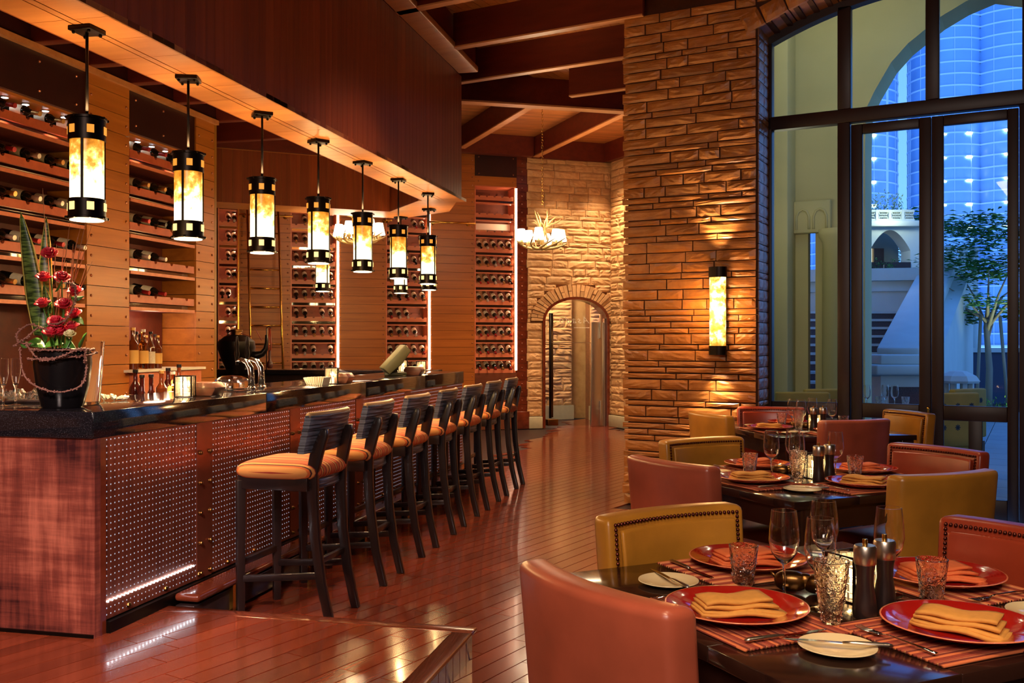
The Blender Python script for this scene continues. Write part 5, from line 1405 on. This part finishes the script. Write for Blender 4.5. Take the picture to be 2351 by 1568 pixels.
for i, (px, k) in enumerate(low):
    c = 1 if i < 5 else 0; lxx = -.80-(0 if i < 4 else .09); kk = (px-CX)/F
    # point on the line lx = lxx with this pixel column
    ly = ((BAR.x+lxx*math.cos(BAR.r))-kk*(BAR.y+lxx*math.sin(BAR.r)))/(kk*math.cos(BAR.r)+math.sin(BAR.r)); p = BAR.w(lxx, ly)
    o = LQ[k] if k not in used2 else dup(LQ[k]); used2.add(k); o.location = (p.x, p.y, .9505); o.rotation_euler = (0, 0, i); o['label'] = '%s liquor bottle, %s on the front work shelf behind the counter' % (kinds[k], ORD[sorted(range(len(low)), key=lambda q: low[q][0]).index(i)]+' from left'); o['group'] = 'liquor bottles on the work shelf'
hi = [(305, 2, 0), (313, 3, .12), (328, 4, 0), (322, 0, .14), (335, 2, .13), (346, 3, 0), (356, 0, .1), (362, 2, 0)]
for i, (px, k, b) in enumerate(hi):
    lxx = -1.96-b; kk = (px-CX)/F
    ly = ((BAR.x+lxx*math.cos(BAR.r))-kk*(BAR.y+lxx*math.sin(BAR.r)))/(kk*math.cos(BAR.r)+math.sin(BAR.r)); p = BAR.w(lxx, ly)
    o = LQ[k] if k not in used2 else dup(LQ[k]); used2.add(k); o.location = (p.x, p.y, 1.1805); o.rotation_euler = (0, 0, i); s = 1.22 if i in (0, 2) else 1.0; o.scale = (s, s, s)
    o['label'] = '%s liquor bottle, %s in the second wall niche' % (kinds[k], ORD[sorted(range(len(hi)), key=lambda q: hi[q][0]).index(i)]+' from left'); o['group'] = 'liquor bottles in the niche'
p = BAR.w(-.85, 1.9); light('shelf_glow', 'POINT', (p.x, p.y, 1.05), 3, (1, .75, .55), .15)
p = BAR.w(-2.02, 3.5); light('niche_glow', 'POINT', (p.x, p.y, 1.55), 3, (1, .7, .5), .1)
# ================================================================== OUTSIDE
M_plaster = plain('cream_plaster', (206, 196, 140), .8, noise=.06, nscale=3); M_pav = plain('stone_paving', (150, 156, 160), .55, noise=.15, nscale=1.2)
M_cast = plain('cast_stone', (206, 214, 206), .6, noise=.08, nscale=4); M_leafy = plain('tree_leaves', (46, 120, 50), .5, noise=.4, nscale=3); M_bark = plain('tree_bark', (150, 140, 120), .7)
ground = struct('ground', MB().prism([(2.2, 8.0), (5.0, 6.5), (9, 4.4), (40, 4.4), (60, 60), (-20, 60), (-20, 19.6), (1.6, 19.6)], -.08, -.03), M_gap)
m = MB(); gfr = Fr(2.167, 8.086, -28.55)
for i in range(-2, 16):
    for j in range(0, 22):
        if j*.62 < .1: continue
        piece_ = None
        w = gfr.w(i*.92, j*.62)
        if w.y > 19 or w.x < 2: continue
        ob('paving_slab', unit(M_pav), None, ground, (w.x, w.y, -.02), (0, 0, gfr.r), scale=(.91, .61, .04))
# arcade wall with a pointed arch
AO = Fr(WN.w(0, 3.0).x, WN.w(0, 3.0).y, -28.55)
hp = [(.33, 3.55), (.345, 3.97), (.43, 4.15), (.60, 4.44), (.77, 4.62), (1.1, 4.86), (1.34, 4.98), (1.6, 5.06)]; hp = hp+[(3.2-x, z) for x, z in reversed(hp[:-1])]
mb = MB()
mb.box(-.20, .33, 0, .5, 0, 6); mb.box(2.87, 7, 0, .5, 0, 6)
for (xa, za), (xb, zb) in zip(hp, hp[1:]):
    if xb-xa < .001: continue
    mb.add([(xa, y, z) for y in (0, .5) for z in (za, 6)]+[(xb, y, z) for y in (0, .5) for z in (zb, 6)], [(0, 1, 3, 2), (4, 6, 7, 5), (0, 4, 5, 1), (2, 3, 7, 6), (0, 2, 6, 4), (1, 5, 7, 3)])
mb.box(-.28, -.2, 0, .5, 2.73, 6); mb.box(-.75, -.28, 0, .12, 0, 6)
arc = thing('arcade', 'cream plastered arcade wall with a tall pointed arch outside the window', 'arcade', (AO.x, AO.y, 0), AO.r)
ob('arch_wall', mb, M_plaster, arc)
ob('capital', MB().box(-.42, -.02, -.10, .0, 2.62, 2.98), M_plaster, arc, bevel=.01)
for x in (-.32, -.13): ob('bracket_arch', MB().tube([(x-.07, -.105, 2.66), (x-.07, -.105, 2.80), (x-.045, -.105, 2.86), (x, -.105, 2.885), (x+.045, -.105, 2.86), (x+.07, -.105, 2.80), (x+.07, -.105, 2.66)], .014, 6), M_plaster, arc)
ob('column', MB().lathe([(.20, 0), (.20, .1), (.155, .14), (.15, 2.5), (.19, 2.56), (.19, 2.64)], 28, (.05, -.12, 0)), M_plaster, arc)
ob('pilaster', MB().box(-.62, -.42, -.4, 0, 0, 6), M_plaster, arc, bevel=.01)
ob('return_wall', MB().box(-.75, -.62, -2.85, 0, 0, 6), M_plaster, arc); ob('gallery_ceiling', MB().box(-.75, 7, -2.85, .5, 5.6, 5.9), M_plaster, arc)
ob('gallery_end', MB().box(6.8, 7, -1.2, 0, 0, 6), M_plaster, arc)
p = AO.w(.3, -1.6); light('gallery_lamp', 'POINT', (p.x, p.y, 4.9), 13, (1, .93, .62), .2)
p = AO.w(-.3, -1.6); light('gallery_lamp', 'POINT', (p.x, p.y, 2.6), 5, (1, .93, .62), .2)
# garden stair
st = thing('garden_stair', 'stone garden stair with pale nosings rising behind the door', 'stair', (0, 0, 0))
M_riser = plain('mosaic_riser', (92, 80, 78), .6, noise=.5, nscale=60)
for n in range(13):
    y = 14.2+.3*n; ob('step', MB().box(2.9, 6.15+.16*n, y, y+.3+.02, -.03 if n == 0 else .15*(n-1), .15*(n+1)-.03), M_riser, st)
    ob('nosing', MB().box(2.9, 6.15+.16*n, y-.02, y+.32, .15*(n+1)-.03, .15*(n+1)+.012), M_cast, st)
ped = thing('stair_pedestal', 'carved pale stone pedestal at the foot of the stair', 'pedestal', (at(2060, 900, Y=14.0).x, 14.0, -.03), 0)
ob('shaft', MB().box(-.36, .36, -.3, .3, 0, .95), M_cast, ped, bevel=.01); ob('inset', MB().box(-.24, .24, -.315, -.3, .15, .78), M_riser, ped); ob('cap', MB().box(-.46, .46, -.4, .4, .95, 1.1), M_cast, ped, bevel=.03); ob('top_block', MB().box(-.36, .36, -.3, .3, 1.1, 1.24), M_cast, ped, bevel=.02)
bal = thing('stair_parapet', 'broad sloping pale stone parapet climbing beside the stair', 'parapet', (0, 0, 0))
a = at(2062, 815, Y=14.3); b = at(2165, 600, Y=19.0)
ob('rail_slab', MB().beam(a, b, .60, .22), M_cast, bal, bevel=.03)
b2 = at(2125, 640, Y=19.0); ob('side_wall', MB().add([(a.x+.28, 14.3, -.03), (a.x+.28, 14.3, a.z-.05), (b.x+.28, 19, b.z-.05), (b.x+.28, 19, -.03), (a.x+.6, 14.3, -.03), (a.x+.6, 14.3, a.z-.05), (b.x+.6, 19, b.z-.05), (b.x+.6, 19, -.03)], [(0, 1, 2, 3), (7, 6, 5, 4), (0, 4, 5, 1), (1, 5, 6, 2), (2, 6, 7, 3), (3, 7, 4, 0)]), M_cast, bal)
ter = thing('terrace_wall', 'pale curved terrace wall with a moulded cornice above the stair', 'wall', (0, 0, 0))
def curve(z0, z1, off=0):
    pts = [(4.9+ (i/12)*3.0, 18.9-.9*math.sin(i/12*1.4)-off) for i in range(13)]; pts2 = [(x, 19.6) for x, y in reversed(pts)]; return MB().prism(pts+pts2, z0, z1)
ob('wall_body', curve(-.03, 2.55), M_cast, ter); ob('cornice', curve(2.55, 2.78, .12), M_cast, ter); ob('string_course', curve(2.35, 2.42, .05), M_cast, ter)
hs = thing('garden_house', 'pale house with a pointed arch window and pierced parapet', 'house', (0, 0, 0))
Yh = 21.0
def hx(px): return at(px, 784, Y=Yh).x
def hz(py): return H-(py-CY)/F*Yh
ax0, ax1 = hx(1997), hx(2090); acx = (ax0+ax1)/2
mb = MB(); mb.box(hx(1900), ax0, Yh, Yh+.5, 0, hz(515)); mb.box(ax1, hx(2160), Yh, Yh+.5, 0, hz(515))
N = 10; ap = [(ax0+(acx-ax0)*i/N, hz(575)+(hz(528)-hz(575))*math.sin(i/N*PI/2)**.9) for i in range(N+1)]; ap = ap+[(2*acx-x, z) for x, z in reversed(ap[:-1])]
for (xa, za), (xb, zb) in zip(ap, ap[1:]): mb.add([(xa, y, z) for y in (Yh, Yh+.5) for z in (za, hz(515))]+[(xb, y, z) for y in (Yh, Yh+.5) for z in (zb, hz(515))], [(0, 1, 3, 2), (4, 6, 7, 5), (0, 4, 5, 1), (2, 3, 7, 6), (0, 2, 6, 4), (1, 5, 7, 3)])
ob('facade', mb, M_cast, hs)
ob('cornice', MB().box(hx(1900), hx(2112), Yh-.18, Yh+.5, hz(522), hz(508)), M_cast, hs, bevel=.02)
ob('recess_back', MB().box(ax0-.1, ax1+.1, Yh+.9, Yh+1.0, 1, hz(515)), plain('recess_plaster', (120, 124, 112), .8), hs)
ob('lit_door', MB().box(hx(2016), hx(2036), Yh+.86, Yh+.9, hz(622), hz(562)), M_litwin, hs); ob('dark_shutter', MB().box(hx(2038), hx(2062), Yh+.8, Yh+.88, hz(622), hz(562)), M_frame, hs)
ob('balcony_rail', MB().box(ax0, ax1, Yh-.03, Yh+.03, hz(622), hz(602)), M_frame, hs)
for i in range(6):
    x0 = hx(1920)+i*(hx(2098)-hx(1920))/6; w_ = (hx(2098)-hx(1920))/6; pp = MB()
    pp.box(x0, x0+.06, Yh-.05, Yh+.1, hz(508), hz(482)); pp.box(x0, x0+w_, Yh-.04, Yh+.08, hz(508), hz(503)); pp.box(x0, x0+w_, Yh-.04, Yh+.08, hz(487), hz(482))
    for k in range(7):
        xx = x0+.08+(w_-.1)*k/7; pp.beam((xx, Yh, hz(504)), (xx+w_/7, Yh, hz(486)), .03, .015); pp.beam((xx+w_/7, Yh, hz(504)), (xx, Yh, hz(486)), .03, .015)
    ob('parapet_panel', pp, M_cast, hs)
light('parapet_light', 'POINT', (hx(2030), Yh-.6, hz(500)), 12, (.9, 1, .7), .1)
def bush(name, c, s, n, mat, label, cat, seed, stem=True, lamp=None, flat=1):
    r = random.Random(seed); t = thing(name, label, cat, c); m = MB()
    for k in range(n):
        a, b = r.uniform(0, 2*PI), r.gauss(0, .5); rr = s*r.uniform(.2, 1)**.5; p = Vector((rr*math.cos(a), rr*math.sin(a)*.7, rr*flat*math.sin(b)+s*.4)); 
        M = Matrix.Translation(p) @ Matrix.Rotation(r.uniform(0, 6), 4, (r.random(), r.random(), r.random()+.1)); l = s*.10
        m.add([(-l, 0, 0), (0, l*.35, 0), (l, 0, 0), (0, -l*.35, 0)], [(0, 1, 2, 3)], False, M)
    tag(ob('leaves', m, mat, t), kind='stuff'); ob('stems', MB().cyl((0, 0, -.2*s), (0, 0, .4*s), .02*s+.005, n=6), M_bark, t); return t
p = at(2030, 480, Y=21.6); bush('shrub', (p.x, p.y, p.z-.1), .42, 260, plain('pale_leaves', (150, 170, 110), .6), 'pale feathery shrub behind the pierced parapet', 'shrub', 5)
p = at(2090, 486, Y=21.6); bush('shrub', (p.x, p.y, p.z-.1), .22, 120, M_leafy, 'small dark green shrub at the parapet end', 'shrub', 6)
p = at(2025, 620, Y=20.9); bush('potted_plant', (p.x, p.y-.1, p.z), .26, 160, M_leafy, 'spiky green plant under the pointed arch window', 'plant', 7)
# street tree with stakes, bed, lantern kiosk
def tree(c, h, rad, label, seed, n=1500):
    r = random.Random(seed); t = thing('street_tree', label, 'tree', c)
    ob('trunk', MB().tube([(0, 0, 0), (.03, 0, h*.25), (-.02, .02, h*.45), (.02, 0, h*.6)], [.075, .06, .05, .03], 8), M_bark, t)
    m = MB(); bb = []
    for k in range(9):
        a = k*2.4; d = Vector((math.cos(a)*r.uniform(.5, 1), math.sin(a)*r.uniform(.5, 1), r.uniform(.25, 1))); p0 = Vector((0, 0, h*r.uniform(.38, .5))); p2 = p0+d*rad; m.tube([p0, p0+d*rad*.5+Vector((0, 0, .1)), p2], [.03, .02, .008], 6); bb.append((p0, p2))
    ob('branches', m, M_bark, t); m = MB()
    cl = [Vector((math.cos(k*2.1)*rad*r.uniform(.2, .95), math.sin(k*2.1)*rad*r.uniform(.2, .8), h*r.uniform(.5, .97))) for k in range(26)]
    for k in range(n):
        q = r.choice(cl); p = q+Vector((r.gauss(0, .26), r.gauss(0, .24), r.gauss(0, .085)))*rad*.9
        M = Matrix.Translation(p) @ Matrix.Rotation(r.uniform(0, 6), 4, 'Z') @ Matrix.Rotation(r.uniform(-.7, .7), 4, 'X'); l = rad*.085
        m.add([(-l, 0, 0), (0, l*.3, 0), (l, 0, -l*.3), (0, -l*.3, 0)], [(0, 1, 2, 3)], False, M)
    tag(ob('foliage', m, M_leafy, t), kind='stuff'); return t
p = at(2268, 880, Y=17.5)
tr_ = tree((p.x, 17.5, -.03), 3.75, 1.05, 'leafy green street tree with support stakes seen through the right pane', 3, 2600)
for dx_ in (-.22, .28): ob('stake', MB().cyl((dx_*1.2, -.1, 0), (dx_*.7, -.05, 1.9), .03, n=8), M_bark, tr_)
light('tree_uplight', 'SPOT', (p.x+.25, 17.0, .12), 120, (.85, 1, .6), .08, (PI+.25, .0, 0), 80, .8)
q = at(2160, 740, Y=24); tree((q.x, 26, -.03), 5.2, 1.5, 'darker street tree farther back behind the kiosk', 9, 1200)
for i, (px, w) in enumerate(((2240, 'left of the tree trunk'), (2292, 'right of the tree trunk'))):
    p = at(px, 890, Y=17.2); bush('bush', (p.x, 17.2, .05), .30, 260, plain('bright_leaves%d' % i, (120, 170, 60), .5), 'low bright green bush '+w, 'bush', 20+i)
kp_ = at(2200, 880, Y=13.2)
ki = thing('stone_lantern_kiosk', 'small octagonal pale stone pedestal with pierced top', 'pedestal', (kp_.x, 13.2, -.03), 0)
ob('base', MB().lathe([(0, 0), (.20, 0), (.18, .6), (.16, .62), (0, .62)], 8, smooth=False), M_cast, ki); ob('flare', MB().lathe([(.16, .6), (.21, .68), (.21, .72), (0, .72)], 8, smooth=False), M_cast, ki)
for k in range(8): a = k*PI/4+PI/8*0; ob('post', MB().box(-.03, .03, -.03, .03, .72, .86), M_cast, ki, loc=(.17*math.cos(a), .17*math.sin(a), 0), rot=(0, 0, a))
ob('roof', MB().lathe([(0, .86), (.27, .86), (.29, .89), (.24, .96), (.12, 1.02), (0, 1.03)], 8, smooth=False), M_cast, ki)
fw = thing('street_fence', 'dark low wall along the street behind the tree', 'fence', (0, 0, 0)); ob('fence_board', MB().box(9, 22, 22, 22.2, -.03, 1.15), plain('blue_dark_board', (40, 56, 80), .6), fw); ob('coping', MB().box(9, 22, 21.95, 22.25, 1.15, 1.25), M_cast, fw)
for i, px in enumerate((2180, 2212, 2236)):
    p = at(px, 784, Y=23); t = thing('street_column', 'pale lit column behind the street tree, %s from left' % ORD[i], 'column', (p.x, 23, -.03), 0, 'columns behind the tree')
    ob('shaft', MB().lathe([(0, 0), (.16, 0), (.10, .2), (.09, 3.6), (.14, 3.7), (0, 3.7)], 12), M_cast, t)
# outdoor tables and chairs on the gallery
M_out = plain('yellow_patterned_fabric', (190, 160, 80), .8, noise=.15, nscale=8); M_star = plain('blue_motif', (50, 70, 90), .8); M_owood = plain('grey_wood', (92, 70, 50), .5)
def ochair(x, y, rz, label):
    t = thing('patio_chair', label, 'chair', (x, y, -.0), rz, 'patio chairs outside')
    ob('backrest', MB().box(-.25, .25, -.04, .04, .42, .92), M_out, t, bevel=.02); ob('seat', MB().box(-.25, .25, 0, .5, .36, .46), M_out, t, bevel=.03)
    for k in (-1, 0, 1):
        for zz in (.60, .80):
            m = MB()
            for q in range(4): m.box(-.028, .028, -.043, -.041, -.005, .005, Matrix.Translation((k*.15, 0, zz)) @ Matrix.Rotation(q*PI/4, 4, 'Y'))
            ob('motif', m, M_star, t)
    for sx in (-1, 1):
        for yy in (0, .45): ob('leg', MB().box(sx*.21-.025, sx*.21+.025, yy-.025, yy+.025, 0, .38), M_owood, t)
def ftheta(px, Y): p = at(px, 784, Y=Y); return p.x, p.y
x, y = ftheta(2222, 9.75); ochair(x, y, .5, 'yellow patterned patio chair seen through the right door, back one')
x, y = ftheta(2192, 8.95); ochair(x, y, .25, 'yellow patterned patio chair seen low through the right door pane')
x, y = ftheta(1900, 9.7); ochair(x, y, .1, 'yellow patterned patio chair behind the left window pane, right one')
x, y = ftheta(1842, 9.1); ochair(x, y, -.2, 'yellow patio chair behind the left window pane, left one')
x, y = ftheta(2030, 9.45); t = thing('patio_table', 'outdoor table carrying glasses behind the left door', 'table', (x, y, 0), WN.r)
ob('table_top', MB().box(-.42, .42, -.35, .35, .71, .75), M_owood, t, bevel=.004)
for sx in (-1, 1):
    for sy in (-1, 1): ob('leg', MB().box(sx*.36-.03, sx*.36+.03, sy*.3-.03, sy*.3+.03, 0, .71), M_owood, t)
for i, (px, k) in enumerate(((1990, 'wine'), (2032, 'wine'), (2054, 'wine'), (2018, 'tumbler'), (2079, 'tumbler'))):
    q = at(px, 784, Y=9.38 if i % 2 == 0 else 9.45); put(k, q.x, q.y, ZT, 0, '%s on the outdoor table, %s from left' % ('clear wine glass' if k == 'wine' else 'clear tumbler', ORD[(0, 2, 3, 1, 4)[i]]), 'glasses on the patio table')
# towers
def tower(c, lobes, top, label, z0=-.03):
    t = thing('glass_tower', label, 'building', c)
    for (dx_, dy_, R, hh, lit) in lobes:
        n = 40; s = MB().lathe([(R, z0), (R, hh)], n, (dx_, dy_, 0), smooth=True); o = ob('glass_shaft', s, M_tglass, t)
        m = MB(); k = 0
        while k*3.5 < hh: m.lathe([(R+.0, k*3.5), (R+.35, k*3.5), (R+.35, k*3.5+.42), (R, k*3.5+.42)], n, (dx_, dy_, 0), smooth=False, caps=False); k += 1
        tag(ob('floor_bands', m, M_tband, t), kind='stuff')
        m = MB()
        for a in range(int(R*1.3)):
            th = 2*PI*a/int(R*1.3); m.box(-.09, .09, (-.5 if a % 3 == 0 else -.07), (.5 if a % 3 == 0 else .07), 0, hh, Matrix.Translation((dx_+(R+.1)*math.cos(th), dy_+(R+.1)*math.sin(th), 0)) @ Matrix.Rotation(th, 4, 'Z'))
        tag(ob('mullions', m, M_tband, t), kind='stuff')
        m = MB()
        for k in range(lit):
            m.box(-.8, .8, -.2, .2, 0, .55, Matrix.Translation((dx_+(R+.3)*math.cos(-PI/2+(-.5 if k % 2 else .15)), dy_+(R+.3)*math.sin(-PI/2+(-.5 if k % 2 else .15)), 32+7*(k//2)+2.6)))
        if lit: ob('work_lamps', m, M_worklamp, t)
    return t
M_tglass = plain('tower_glass', (150, 188, 236), .3, noise=.25, nscale=.08, Specular_IOR_Level=.8); M_tband = plain('tower_band', (225, 235, 250), .4); M_worklamp = emit('work_lamp', (.8, 1, 1), 10)
p = at(2060, 784, Y=300)
tower((p.x-15, 300, 0), [(0, 0, 14, 150, 12), (-20, 8, 12, 170, 0)], 120, 'blue glass tower with pale bands, left one')
p = at(2255, 784, Y=290)
tower((p.x, 290, 0), [(-9, 4, 11, 170, 10), (8, 0, 12.5, 170, 10), (24, 8, 12, 150, 0)], 120, 'tall blue glass tower of round bays under construction, right one')
